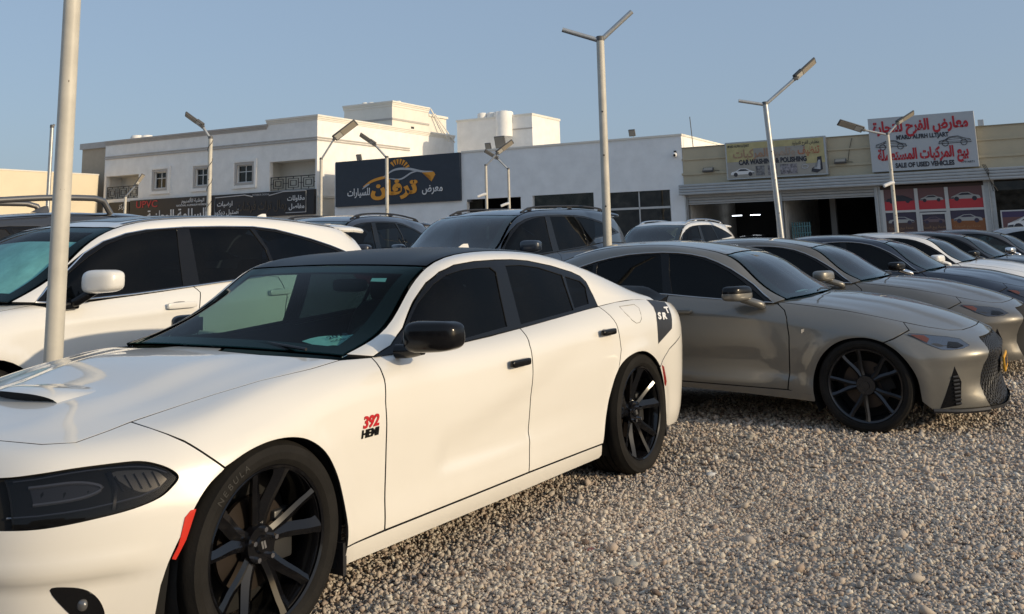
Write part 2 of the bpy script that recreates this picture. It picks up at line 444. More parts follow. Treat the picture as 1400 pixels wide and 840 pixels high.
def text_mesh(s, size, depth=.0, bold=.0, align='CENTER', sx=1.0, shear=0):
    c = bpy.data.curves.new('lettering', 'FONT'); c.body = s; c.size = size; c.extrude = depth; c.offset = bold
    c.align_x = align; c.align_y = 'CENTER'; c.resolution_u = 3; c.shear = shear
    o = bpy.data.objects.new('lettering', c); COL.objects.link(o)
    me = bpy.data.meshes.new_from_object(o.evaluated_get(bpy.context.evaluated_depsgraph_get()))
    bpy.data.objects.remove(o); bpy.data.curves.remove(c)
    if sx != 1:
        for v in me.vertices: v.co.x *= sx
    return me
# joined Arabic lettering (presentation forms, set right to left)
_AR = {'ا': ('FE8D', 'FE8E'), 'أ': ('FE83', 'FE84'), 'ب': ('FE8F', 'FE90', 'FE91', 'FE92'), 'ت': ('FE95', 'FE96', 'FE97', 'FE98'), 'ة': ('FE93', 'FE94'), 'ج': ('FE9D', 'FE9E', 'FE9F', 'FEA0'), 'ح': ('FEA1', 'FEA2', 'FEA3', 'FEA4'),
       'خ': ('FEA5', 'FEA6', 'FEA7', 'FEA8'), 'د': ('FEA9', 'FEAA'), 'ر': ('FEAD', 'FEAE'), 'ز': ('FEAF', 'FEB0'), 'س': ('FEB1', 'FEB2', 'FEB3', 'FEB4'), 'ش': ('FEB5', 'FEB6', 'FEB7', 'FEB8'), 'ص': ('FEB9', 'FEBA', 'FEBB', 'FEBC'), 'ض': ('FEBD', 'FEBE', 'FEBF', 'FEC0'),
       'ط': ('FEC1', 'FEC2', 'FEC3', 'FEC4'), 'ظ': ('FEC5', 'FEC6', 'FEC7', 'FEC8'), 'ع': ('FEC9', 'FECA', 'FECB', 'FECC'), 'غ': ('FECD', 'FECE', 'FECF', 'FED0'), 'ف': ('FED1', 'FED2', 'FED3', 'FED4'), 'ق': ('FED5', 'FED6', 'FED7', 'FED8'), 'ك': ('FED9', 'FEDA', 'FEDB', 'FEDC'),
       'ل': ('FEDD', 'FEDE', 'FEDF', 'FEE0'), 'م': ('FEE1', 'FEE2', 'FEE3', 'FEE4'), 'ن': ('FEE5', 'FEE6', 'FEE7', 'FEE8'), 'ه': ('FEE9', 'FEEA', 'FEEB', 'FEEC'), 'و': ('FEED', 'FEEE'), 'ي': ('FEF1', 'FEF2', 'FEF3', 'FEF4')}
def arab(s):
    out = []
    for i, ch in enumerate(s):
        f = _AR.get(ch)
        if not f: out.append(ch); continue
        prev = i > 0 and len(_AR.get(s[i-1], ())) == 4
        nxt = len(f) == 4 and i+1 < len(s) and s[i+1] in _AR
        k = (3 if nxt else 1) if prev else (2 if nxt else 0)
        out.append(chr(int(f[k], 16)))
    return ''.join(reversed(out))
# ------------------------------------------------------------ the three body shapes (x forward from rear axle, y left, z up; metres)
def prof(x, ys, zs):
    return [(x, y, z) for y, z in zip(ys, zs)]
def smooth01(t): t = np.clip(t, 0, 1); return t*t*(3-2*t)
# --- white muscle sedan
CH_B = [
 prof0 for prof0 in [
 [(3.93,0,.18),(3.96,0,.25),(3.975,0,.38),(3.985,0,.52),(3.97,0,.63),(3.93,0,.73),(3.885,0,.785),(3.86,0,.80),(3.845,0,.81),(3.83,0,.818)],
 [(3.89,.36,.18),(3.92,.36,.25),(3.94,.36,.38),(3.95,.36,.52),(3.93,.36,.625),(3.89,.36,.72),(3.85,.35,.775),(3.815,.26,.80),(3.79,.14,.815),(3.78,0,.822)],
 [(3.79,.64,.18),(3.82,.645,.25),(3.84,.65,.38),(3.85,.655,.52),(3.83,.655,.62),(3.79,.65,.715),(3.74,.62,.775),(3.68,.47,.812),(3.64,.26,.83),(3.63,0,.838)],
 [(3.60,.80,.18),(3.62,.81,.25),(3.635,.82,.38),(3.64,.83,.52),(3.62,.83,.62),(3.58,.815,.71),(3.52,.755,.785),(3.47,.58,.83),(3.44,.33,.852),(3.43,0,.858)],
 [(3.42,.87,.18),(3.43,.885,.25),(3.43,.905,.38),(3.43,.915,.52),(3.41,.915,.62),(3.385,.895,.72),(3.34,.82,.81),(3.30,.63,.85),(3.27,.36,.872),(3.26,0,.878)],
 prof(3.05,(.90,.925,.94,.945,.945,.93,.84,.66,.38,0),(.18,.25,.40,.53,.65,.77,.868,.90,.923,.93)),
 prof(2.65,(.91,.932,.938,.945,.947,.925,.825,.66,.38,0),(.18,.25,.40,.56,.72,.85,.93,.955,.972,.98)),
 prof(2.10,(.91,.935,.938,.945,.945,.925,.845,.70,.40,0),(.18,.25,.40,.57,.74,.865,.937,.97,1.0,1.0)),
 prof(1.30,(.91,.935,.938,.95,.95,.93,.845,.70,.40,0),(.18,.25,.40,.58,.75,.885,.958,.99,1.01,1.02)),
 prof(.50,(.91,.935,.942,.955,.955,.935,.845,.70,.40,0),(.185,.255,.42,.60,.77,.915,1.01,1.04,1.05,1.05)),
 prof(0.0,(.91,.935,.945,.958,.958,.935,.85,.70,.40,0),(.19,.26,.42,.60,.78,.935,1.035,1.07,1.085,1.09)),
 prof(-.40,(.895,.92,.935,.95,.95,.925,.85,.72,.40,0),(.20,.27,.42,.60,.78,.92,1.01,1.045,1.06,1.065)),
 [(-.70,.83,.21),(-.71,.85,.28),(-.73,.865,.42),(-.745,.875,.60),(-.76,.875,.77),(-.775,.86,.88),(-.785,.80,.965),(-.79,.66,.99),(-.795,.36,1.0),(-.80,0,1.005)],
 [(-.86,.52,.22),(-.88,.53,.29),(-.90,.54,.42),(-.93,.55,.60),(-.945,.55,.77),(-.95,.55,.88),(-.945,.53,.955),(-.93,.42,.97),(-.92,.24,.978),(-.92,0,.98)],
 [(-.92,0,.22),(-.94,0,.29),(-.96,0,.42),(-.99,0,.60),(-1.01,0,.77),(-1.01,0,.88),(-.995,0,.945),(-.985,0,.957),(-.975,0,.963),(-.965,0,.968)],
]]
CH_G = [
 [(2.44,.835,.945),(2.45,.83,.947),(2.46,.82,.95),(2.465,.80,.955),(2.48,.765,.962),(2.58,.55,.985),(2.63,.28,.997),(2.65,0,1.0)],
 [(2.30,.845,.938),(2.26,.825,.965),(2.22,.805,.995),(2.205,.78,1.02),(2.22,.74,1.03),(2.34,.50,1.07),(2.39,.25,1.085),(2.41,0,1.09)],
 [(2.05,.845,.938),(1.97,.805,1.04),(1.93,.755,1.15),(1.935,.72,1.178),(1.96,.67,1.182),(2.05,.45,1.205),(2.09,.22,1.215),(2.10,0,1.218)],
 [(1.75,.845,.936),(1.72,.795,1.10),(1.72,.735,1.275),(1.73,.70,1.302),(1.76,.65,1.308),(1.78,.42,1.318),(1.79,.2,1.323),(1.79,0,1.325)],
 [(1.35,.845,.955),(1.35,.79,1.12),(1.35,.725,1.322),(1.35,.69,1.353),(1.35,.63,1.370),(1.35,.42,1.386),(1.35,.2,1.396),(1.35,0,1.398)],
 [(.95,.845,.98),(.95,.785,1.14),(.95,.72,1.308),(.95,.685,1.343),(.95,.625,1.364),(.95,.42,1.388),(.95,.2,1.398),(.95,0,1.40)],
 [(.50,.845,1.01),(.50,.79,1.12),(.50,.735,1.240),(.50,.695,1.285),(.50,.625,1.315),(.50,.42,1.342),(.50,.2,1.354),(.50,0,1.357)],
 [(.20,.849,1.028),(.18,.83,1.065),(.15,.795,1.12),(.135,.735,1.188),(.12,.64,1.228),(.12,.42,1.258),(.12,.2,1.270),(.12,0,1.273)],
 [(-.10,.85,1.032),(-.12,.83,1.05),(-.14,.79,1.08),(-.15,.73,1.12),(-.16,.645,1.150),(-.16,.42,1.175),(-.16,.2,1.186),(-.16,0,1.19)],
 [(-.42,.848,1.008),(-.42,.82,1.025),(-.42,.78,1.04),(-.42,.72,1.055),(-.42,.63,1.068),(-.42,.42,1.080),(-.42,.2,1.088),(-.42,0,1.09)],
]
def ch_disp(G):
    """door scallop, lower crease, hood dome, flared arch lips"""
    x, y, z = G[..., 0], G[..., 1], G[..., 2]; d = np.zeros_like(x)
    side = smooth01((y-.80)/.06)
    up = .585+.385*smooth01((2.16-x)/1.9)**.85          # upper edge of the scallop rises to the rear
    up = np.where(x > 2.08, .70, up); up = .62+.33*smooth01((2.10-x)/1.75)
    lo = .385+.03*(2.1-x)
    fx = smooth01((2.13-x)/.16)*smooth01((x-.25)/.9)
    fz = smooth01((up-z)/.16)*smooth01((z-lo)/.06)
    fade = .45+.55*smooth01((x-.3)/1.4)
    d -= .017*fx*fz*fade*side
    for cx, cz, rr in ((3.06, .345, .385), (.06, .345, .385)):     # rolled arch lips
        r = np.hypot(x-cx, z-cz); d += .010*np.exp(-((r-rr)/.05)**2)*side*(z > .15)
    low = smooth01((x-3.45)/.2)*(z < .6); d += -.016*smooth01((.412-z)/.018)*low + .008*np.exp(-((z-.44)/.03)**2)*low
    hood = (x > 2.5)&(z > .7)
    dome = smooth01((.52-np.abs(y))/.20)*smooth01((x-2.55)/.45)*smooth01((3.78-x)/.35)
    d += .022*dome*hood
    return d
# --- bronze-grey sport sedan
IS_B = [
 [(3.685,0,.15),(3.69,0,.20),(3.665,0,.31),(3.675,0,.45),(3.69,0,.55),(3.66,0,.61),(3.63,0,.645),(3.60,0,.668),(3.585,0,.68),(3.57,0,.69)],
 [(3.665,.36,.15),(3.67,.36,.20),(3.64,.355,.32),(3.655,.355,.45),(3.68,.36,.555),(3.64,.355,.61),(3.60,.34,.648),(3.56,.25,.678),(3.54,.13,.698),(3.53,0,.707)],
 [(3.58,.60,.16),(3.585,.605,.21),(3.555,.605,.33),(3.575,.61,.45),(3.60,.62,.55),(3.56,.61,.605),(3.49,.57,.65),(3.43,.43,.70),(3.40,.24,.742),(3.39,0,.757)],
 [(3.38,.785,.16),(3.39,.79,.21),(3.40,.795,.33),(3.405,.80,.45),(3.40,.805,.55),(3.36,.79,.61),(3.28,.73,.68),(3.21,.55,.75),(3.18,.31,.805),(3.17,0,.825)],
 [(3.20,.86,.17),(3.20,.865,.22),(3.205,.88,.34),(3.205,.89,.46),(3.19,.89,.56),(3.16,.865,.645),(3.09,.79,.725),(3.04,.60,.80),(3.01,.33,.852),(3.0,0,.868)],
 prof(2.80,(.88,.89,.90,.915,.915,.89,.80,.62,.35,0),(.175,.225,.36,.48,.60,.71,.805,.855,.89,.905)),
 prof(2.45,(.88,.895,.89,.90,.90,.885,.80,.64,.36,0),(.195,.265,.37,.50,.65,.77,.865,.905,.932,.945)),
 prof(2.00,(.88,.895,.89,.90,.90,.885,.835,.68,.36,0),(.225,.285,.39,.53,.69,.825,.908,.94,.96,.97)),
 prof(1.30,(.88,.895,.89,.905,.905,.885,.828,.68,.40,0),(.265,.318,.42,.57,.73,.865,.968,1.0,1.0,1.0)),
 prof(.65,(.88,.895,.89,.91,.915,.89,.823,.68,.40,0),(.28,.335,.43,.59,.77,.90,.996,1.02,1.03,1.03)),
 prof(0.0,(.88,.895,.905,.92,.92,.895,.82,.66,.36,0),(.28,.34,.44,.60,.78,.915,.995,1.03,1.045,1.05)),
 prof(-.40,(.87,.88,.89,.905,.905,.885,.82,.66,.36,0),(.28,.34,.44,.60,.78,.905,.975,1.01,1.03,1.035)),
 [(-.70,.79,.28),(-.72,.80,.34),(-.75,.82,.45),(-.78,.83,.60),(-.80,.83,.78),(-.81,.82,.88),(-.81,.78,.95),(-.80,.64,.98),(-.80,.36,.995),(-.80,0,1.0)],
 [(-.88,.47,.28),(-.90,.48,.34),(-.92,.49,.45),(-.95,.50,.60),(-.97,.50,.78),(-.97,.50,.88),(-.96,.48,.935),(-.95,.38,.95),(-.94,.22,.96),(-.94,0,.965)],
 [(-.94,0,.28),(-.96,0,.34),(-.99,0,.45),(-1.02,0,.60),(-1.03,0,.78),(-1.03,0,.88),(-1.02,0,.92),(-1.01,0,.93),(-1.0,0,.935),(-.99,0,.94)],
]
IS_G = [
 [(2.23,.835,.895),(2.235,.83,.897),(2.24,.82,.90),(2.24,.80,.908),(2.25,.76,.928),(2.36,.52,.95),(2.41,.26,.958),(2.43,0,.96)],
 [(2.10,.838,.903),(2.08,.822,.925),(2.065,.80,.955),(2.06,.77,.985),(2.09,.715,1.01),(2.20,.47,1.045),(2.24,.24,1.06),(2.25,0,1.065)],
 [(1.88,.836,.918),(1.86,.805,1.01),(1.86,.755,1.118),(1.87,.72,1.152),(1.92,.67,1.165),(2.01,.44,1.190),(2.04,.22,1.20),(2.05,0,1.204)],
 [(1.62,.834,.938),(1.61,.785,1.09),(1.62,.73,1.248),(1.68,.695,1.262),(1.765,.645,1.268),(1.80,.42,1.282),(1.815,.2,1.288),(1.82,0,1.29)],
 [(1.30,.828,.968),(1.30,.785,1.12),(1.30,.725,1.298),(1.30,.69,1.335),(1.30,.63,1.352),(1.30,.42,1.37),(1.30,.2,1.380),(1.30,0,1.383)],
 [(.95,.825,.984),(.95,.78,1.13),(.95,.72,1.290),(.95,.68,1.333),(.95,.62,1.355),(.95,.42,1.378),(.95,.2,1.39),(.95,0,1.393)],
 [(.60,.823,.996),(.60,.78,1.11),(.60,.73,1.222),(.60,.68,1.285),(.60,.61,1.32),(.60,.42,1.35),(.60,.2,1.368),(.60,0,1.373)],
 [(.32,.82,1.0),(.30,.80,1.045),(.27,.765,1.10),(.26,.70,1.18),(.26,.62,1.22),(.26,.42,1.255),(.26,.2,1.275),(.26,0,1.28)],
 [(-.05,.82,.992),(-.05,.795,1.015),(-.05,.75,1.045),(-.05,.69,1.08),(-.05,.61,1.11),(-.05,.42,1.14),(-.05,.2,1.155),(-.05,0,1.16)],
 [(-.40,.815,.975),(-.40,.78,.99),(-.40,.74,1.003),(-.40,.68,1.015),(-.40,.60,1.03),(-.40,.42,1.045),(-.40,.2,1.053),(-.40,0,1.055)],
]
def is_disp(G):
    x, y, z = G[..., 0], G[..., 1], G[..., 2]; d = np.zeros_like(x)
    side = smooth01((y-.70)/.1)
    ln = .81+.05*(1.6-x)/1.6                                    # door shoulder crease
    d += .006*np.exp(-((z-ln)/.035)**2)*side*smooth01((2.3-x)/.3)
    d -= .014*np.exp(-((z-.49)/.11)**2)*smooth01((2.28-x)/.35)*smooth01((x-.45)/.3)*side
    d += .012*np.exp(-((z-(.345+.03*np.clip(2.0-x, 0, 1.5)))/.028)**2)*side*smooth01((2.45-x)/.3)*smooth01((x-.45)/.2)
    for cx, cz, rr in ((2.81, .30, .40), (.0, .30, .40)):
        r = np.hypot(x-cx, z-cz); d += .013*np.exp(-((r-rr)/.055)**2)*side
    hood = (x > 2.3)&(z > .6)
    d += .012*smooth01((.42-np.abs(y))/.09)*smooth01((x-2.35)/.3)*smooth01((3.6-x)/.25)*hood
    return d
# --- white luxury crossover
RX_B = [
 [(3.62,0,.24),(3.64,0,.33),(3.66,0,.48),(3.66,0,.64),(3.65,0,.80),(3.62,0,.92),(3.57,0,.99),(3.54,0,1.01),(3.52,0,1.02),(3.50,0,1.025)],
 [(3.57,.38,.24),(3.60,.38,.33),(3.62,.38,.48),(3.62,.38,.64),(3.61,.38,.80),(3.58,.37,.91),(3.52,.35,.985),(3.47,.26,1.015),(3.44,.14,1.025),(3.43,0,1.03)],
 [(3.46,.66,.24),(3.49,.67,.33),(3.50,.68,.48),(3.50,.68,.64),(3.48,.68,.80),(3.44,.66,.91),(3.37,.60,.99),(3.30,.44,1.03),(3.27,.24,1.045),(3.26,0,1.05)],
 [(3.30,.82,.24),(3.32,.83,.33),(3.32,.84,.48),(3.32,.85,.64),(3.30,.84,.80),(3.26,.82,.92),(3.19,.75,1.0),(3.13,.56,1.045),(3.10,.30,1.06),(3.09,0,1.065)],
 [(3.16,.88,.24),(3.17,.89,.33),(3.17,.905,.48),(3.17,.915,.64),(3.14,.91,.80),(3.10,.885,.93),(3.02,.80,1.02),(2.97,.60,1.06),(2.94,.33,1.08),(2.93,0,1.085)],
 prof(2.79,(.90,.91,.93,.945,.945,.92,.83,.62,.35,0),(.24,.33,.50,.67,.83,.96,1.04,1.08,1.10,1.105)),
 prof(2.50,(.90,.91,.92,.93,.93,.91,.84,.64,.36,0),(.24,.33,.50,.67,.85,.99,1.075,1.12,1.14,1.145)),
 prof(1.95,(.90,.91,.91,.93,.935,.92,.865,.70,.40,0),(.25,.34,.50,.69,.88,1.02,1.105,1.15,1.17,1.17)),
 prof(1.20,(.90,.91,.91,.93,.94,.925,.865,.70,.40,0),(.25,.34,.50,.70,.90,1.05,1.15,1.19,1.2,1.2)),
 prof(.50,(.90,.91,.915,.935,.945,.93,.86,.70,.40,0),(.26,.35,.52,.72,.93,1.08,1.20,1.25,1.25,1.25)),
 prof(0.0,(.90,.91,.93,.948,.948,.93,.86,.70,.40,0),(.26,.36,.54,.74,.95,1.10,1.24,1.30,1.3,1.3)),
 prof(-.45,(.88,.89,.91,.93,.93,.915,.84,.72,.40,0),(.28,.38,.56,.76,.96,1.10,1.24,1.28,1.3,1.3)),
 [(-.86,.80,.32),(-.88,.81,.42),(-.92,.83,.58),(-.97,.84,.78),(-1.0,.83,.96),(-1.01,.81,1.09),(-1.0,.77,1.20),(-.97,.66,1.23),(-.97,.36,1.24),(-.97,0,1.24)],
 [(-1.02,.50,.34),(-1.05,.50,.44),(-1.09,.51,.60),(-1.14,.51,.78),(-1.15,.51,.96),(-1.14,.50,1.09),(-1.10,.48,1.18),(-1.07,.42,1.20),(-1.06,.24,1.21),(-1.06,0,1.21)],
 [(-1.08,0,.34),(-1.11,0,.44),(-1.15,0,.60),(-1.20,0,.78),(-1.21,0,.96),(-1.19,0,1.09),(-1.15,0,1.18),(-1.12,0,1.20),(-1.11,0,1.21),(-1.10,0,1.21)],
]
RX_G = [
 [(2.48,.85,1.095),(2.49,.845,1.10),(2.50,.835,1.105),(2.51,.82,1.115),(2.55,.78,1.13),(2.66,.55,1.15),(2.71,.28,1.16),(2.73,0,1.165)],
 [(2.30,.862,1.10),(2.27,.845,1.14),(2.23,.82,1.20),(2.22,.785,1.245),(2.25,.73,1.27),(2.36,.50,1.30),(2.40,.25,1.315),(2.42,0,1.32)],
 [(2.05,.866,1.11),(2.0,.82,1.24),(1.98,.775,1.40),(1.97,.74,1.445),(2.0,.69,1.465),(2.08,.45,1.49),(2.11,.22,1.50),(2.12,0,1.505)],
 [(1.70,.866,1.13),(1.70,.80,1.34),(1.70,.745,1.545),(1.71,.71,1.585),(1.73,.66,1.60),(1.77,.42,1.615),(1.79,.2,1.625),(1.80,0,1.63)],
 [(1.20,.866,1.155),(1.20,.80,1.38),(1.20,.74,1.60),(1.20,.71,1.645),(1.20,.65,1.672),(1.20,.42,1.695),(1.20,.2,1.705),(1.20,0,1.708)],
 [(.60,.866,1.19),(.60,.80,1.40),(.60,.745,1.60),(.60,.71,1.655),(.60,.65,1.685),(.60,.42,1.705),(.60,.2,1.715),(.60,0,1.718)],
 [(.05,.862,1.245),(.05,.80,1.40),(.05,.745,1.545),(.05,.71,1.62),(.05,.65,1.66),(.05,.42,1.69),(.05,.2,1.70),(.05,0,1.703)],
 [(-.40,.845,1.245),(-.40,.80,1.36),(-.40,.755,1.46),(-.40,.71,1.57),(-.40,.65,1.615),(-.40,.42,1.65),(-.40,.2,1.665),(-.40,0,1.67)],
 [(-.75,.80,1.23),(-.74,.775,1.30),(-.73,.74,1.38),(-.72,.69,1.49),(-.72,.62,1.56),(-.73,.42,1.60),(-.74,.2,1.62),(-.75,0,1.625)],
 [(-.97,.76,1.20),(-.95,.73,1.27),(-.92,.70,1.35),(-.90,.66,1.42),(-.90,.60,1.48),(-.93,.42,1.53),(-.95,.2,1.55),(-.96,0,1.555)],
]
def rx_disp(G):
    x, y, z = G[..., 0], G[..., 1], G[..., 2]; d = np.zeros_like(x)
    side = smooth01((y-.70)/.1)
    d += .008*np.exp(-((z-(1.0+.05*(1.2-x)/2))/.03)**2)*side*smooth01((2.4-x)/.3)
    d -= .018*np.exp(-((z-(.66+.06*(1.2-x)))/.15)**2)*smooth01((2.3-x)/.3)*smooth01((x-.5)/.3)*side
    for cx, cz, rr in ((2.79, .38, .45), (.0, .38, .45)):
        r = np.hypot(x-cx, z-cz); d += .014*np.exp(-((r-rr)/.05)**2)*side*(z < .95)
    return d
# ------------------------------------------------------------ wheels
WCACHE = {}
def dup_tree(o, parent=None, name=None):
    c = o.copy(); COL.objects.link(c); c.parent = parent
    for ch in list(o.children): dup_tree(ch, c)
    return c
def wheel(style, Rt, rr, w, parent, x, y, z, steer=0, side=1):
    """wheel > tyre, brake disc, hub cap, lug nuts; local y points outwards, face of the rim at y = 0"""
    key = (style, Rt, rr, w)
    if key not in WCACHE:
        mt = M_rimblack if style == 'black' else (M_rimgrey if style == 'grey' else simple('silver_alloy', (.45, .45, .46), .3, .9))
        # rim barrel + spokes as one alloy
        bm = bmesh.new(); n = 72
        pr = [(rr, 0), (rr+.004, -.004), (rr+.004, -.012), (rr-.012, -.016), (rr-.018, -.03), (rr-.026, -.07), (rr-.03, -.16), (rr-.005, -w+.02), (rr+.002, -w+.01)]
        pr = [(rr-.008, -.006)]+pr
        rings = []
        for k in range(n):
            a = 2*PI*k/n; rings.append([bm.verts.new((r*math.cos(a), yy, r*math.sin(a))) for r, yy in pr])
        for k in range(n):
            for i in range(len(pr)-1): bm.faces.new((rings[k][i], rings[(k+1) % n][i], rings[(k+1) % n][i+1], rings[k][i+1]))
        def blade(a0, a1, w0, w1, dish, ridge, tw=0):
            secs = []; m = 9
            for i in range(m):
                t = i/(m-1); r = .045+(rr-.010-.045)*t; a = a0+(a1-a0)*smooth01(t*1.15)
                wd = w0+(w1-w0)*t**1.5; y0 = -dish*(1-t)**1.3*(1)-.012-.010*math.sin(PI*t); th = .022+.012*(1-t)
                if t > .9: wd *= 1.25
                rd = np.array([math.cos(a), 0, math.sin(a)]); tg = np.array([-math.sin(a), 0, math.cos(a)])
                c = rd*r; o = np.array([0, 1, 0])
                secs.append([c+tg*wd/2+o*(y0-.005+tw*wd), c+tg*wd*.10*ridge+o*(y0+.006), c-tg*wd/2+o*(y0-.007-tw*wd), c-tg*wd*.35+o*(y0-th), c+tg*wd*.35+o*(y0-th)])
            vs = [[bm.verts.new(p) for p in s] for s in secs]
            for s0, s1 in zip(vs, vs[1:]):
                for k in range(5): bm.faces.new((s0[k], s0[(k+1) % 5], s1[(k+1) % 5], s1[k]))
            bm.faces.new(vs[0]); bm.faces.new(vs[-1][::-1])
        for k in range(5):
            c = 2*PI*k/5+PI/2
            if style == 'black':
                blade(c+.10, c+.26, .050, .052, .055, 1, .12); blade(c-.10, c-.22, .050, .034, .055, -1, -.12)
            else:
                blade(c+.10, c+.245, .034, .028, .035, .6); blade(c-.10, c-.245, .034, .028, .035, -.6)
                # bridge joining each spoke pair near the rim
        bmesh.ops.create_cone(bm, cap_ends=True, segments=30, radius1=.075, radius2=.065, depth=.03, matrix=Matrix.Translation((0, -.062 if style == 'black' else -.045, 0)) @ Matrix.Rotation(-PI/2, 4, 'X'))
        root = bm_obj('wheel', bm, mt, None, True, R(28))
        # tyre
        hw = Rt-rr
        tp = [(rr-.002, -.012), (rr+.006, -.002), (rr+.25*hw, .010), (rr+.52*hw, .014), (rr+.80*hw, .007), (Rt-.012, -.008), (Rt-.004, -.020), (Rt, -.036)]
        gro = []
        yy = -.036
        for gk in range(4):
            y0 = -.036-(w-.06)*(gk+.7)/4.4
            gro += [(Rt, y0), (Rt-.007, y0-.002), (Rt-.007, y0-.010), (Rt, y0-.012)]
        tp += gro+[(Rt, -w+.02), (Rt-.01, -w+.002), (rr+.5*hw, -w-.01), (rr, -w+.004)]
        ty = lathe('tyre', tp, M_rubber, root, 96, angle=R(24))
        lathe('brake_disc', [(.06, -.10), (.165, -.10), (.165, -.118), (.06, -.118)], M_disc, root, 48)
        box('brake_caliper', -.185, -.09, -.135, -.078, -.09, .09, M_dark if style != 'black' else simple('caliper_dark', (.03, .03, .03), .4), root, .01)
        lathe('hub_cap', [(0, -.036 if style == 'black' else -.022), (.026, -.037 if style == 'black' else -.023), (.032, -.045), (.032, -.06)], M_black if style == 'black' else M_rimgrey, root, 28)
        if style == 'black':
            for s_ in (-1, 1):
                bm = bmesh.new(); bbox_bm(bm, -.004, .004, -.036, -.0345, -.014, .014, M=Matrix.Translation((s_*.006, 0, 0)) @ Matrix.Rotation(R(18), 4, 'Y'))
                bm_obj('hub_stripe', bm, simple('hub_stripe_silver', (.4, .4, .4), .3, .8), root)
        for k in range(5):
            a = 2*PI*k/5+.3
            bm = bmesh.new(); bmesh.ops.create_cone(bm, cap_ends=True, segments=6, radius1=.0115, radius2=.009, depth=.028, matrix=Matrix.Translation((.054*math.cos(a), -.036, .054*math.sin(a))) @ Matrix.Rotation(-PI/2, 4, 'X'))
            bm_obj('lug_nut', bm, M_chrome if style == 'black' else M_rimgrey, root)
        lathe('wheel_back', [(0, -w*.8), (rr-.02, -w*.8), (rr-.02, -w*.82)], M_dark, root, 40)
        WCACHE[key] = root; o = root; o.parent = parent
    else:
        o = dup_tree(WCACHE[key], parent)
    o.location = (x, y*side, z); o.rotation_euler = (0, random.uniform(0, 1.2) if key in WCACHE and o is not WCACHE[key] else 0, (0 if side > 0 else PI)+steer)
    return o

# ------------------------------------------------------------ generic pieces
def blob(name, cx, cy, cz, dx, dy, dz, mat, parent, e=.45, shear=None, n=28, m=18, fn=None):
    """rounded box (superellipsoid) used for mirror shells, seats, lamps"""
    V = []; F = []
    def sp(v, p): return math.copysign(abs(v)**p, v)
    for j in range(m+1):
        ph = -PI/2+PI*j/m
        for i in range(n):
            th = 2*PI*i/n
            x = sp(math.cos(ph), e)*sp(math.cos(th), e); y = sp(math.cos(ph), e)*sp(math.sin(th), e); z = sp(math.sin(ph), e)
            p = Vector((x*dx/2, y*dy/2, z*dz/2))
            if fn: p = Vector(fn(p))
            V.append(p+Vector((cx, cy, cz)))
    for j in range(m):
        for i in range(n):
            F.append((j*n+i, j*n+(i+1) % n, (j+1)*n+(i+1) % n, (j+1)*n+i))
    bm = bmesh.new(); vs = [bm.verts.new(v) for v in V]
    for f in F:
        bm.faces.new([vs[i] for i in f])
    bmesh.ops.remove_doubles(bm, verts=bm.verts, dist=1e-5)
    return bm_obj(name, bm, mat, parent, True, R(50))
def arch_liner(name, cx, cz, r, y0, y1, parent, side, a0=-25, a1=205):
    V = []; F = []; n = 28
    for k in range(n+1):
        a = R(a0+(a1-a0)*k/n)
        for y in (y0, y1): V.append((cx+r*math.cos(a), y*side, cz+r*math.sin(a)))
    for k in range(n): F.append((2*k, 2*k+1, 2*k+3, 2*k+2))
    V.append((cx, y1*side, cz)); c = len(V)-1
    for k in range(n): F.append((2*k+1, c, 2*k+3))
    return mesh(name, V, F, M_dark, parent, False)
def strip_on(name, P, pts, mat, parent, rad=.006, off=.0, ax=(0, 2), reg=None, side=1, seg=.05, n=6, closed=False):
    uv = P.inv(dens(pts, seg)[: None if closed else None], ax, reg)
    if not closed:
        d = []
        for a, b in zip(pts, pts[1:]):
            m = max(1, int(math.dist(a, b)/seg)) if len(a) == 2 and len(b) == 2 else 1
            for k in range(m): d.append((a[0]+(b[0]-a[0])*k/m, a[1]+(b[1]-a[1])*k/m) if len(a) == 2 else a)
        d.append(pts[-1]); uv = P.inv(d, ax, reg)
    V = P.at(uv)+P.nrm(uv)*off
    if closed: V = np.r_[V, V[:1]]
    V = V*(1, side, 1)
    return tube(name, V, rad, mat, parent, n)
def seats(root, x, y, z, mat=M_seat, head=True, wdt=.5):
    s = blob('seat', x, y, z, .52, wdt, .20, mat, root, .5)
    blob('backrest', x-.30, y, z+.33, .22, wdt*.95, .68, mat, s, .5, fn=lambda p: (p.x-p.z*.28, p.y*(1-.12*(p.z > 0)), p.z))
    if head: blob('headrest', x-.44, y, z+.74, .12, .27, .20, mat, s, .6)
    return s
def steering(root, x, y, z):
    o = tube('steering_wheel', [Vector((x+.06*math.sin(a), y+.19*math.cos(a), z+.17*math.sin(a))) for a in np.linspace(0, 2*PI, 33)], .014, M_interior, root, 8)
    box('steering_hub', x-.01, x+.06, y-.16, y+.16, z-.04, z+.03, M_interior, o, .015)
    return o
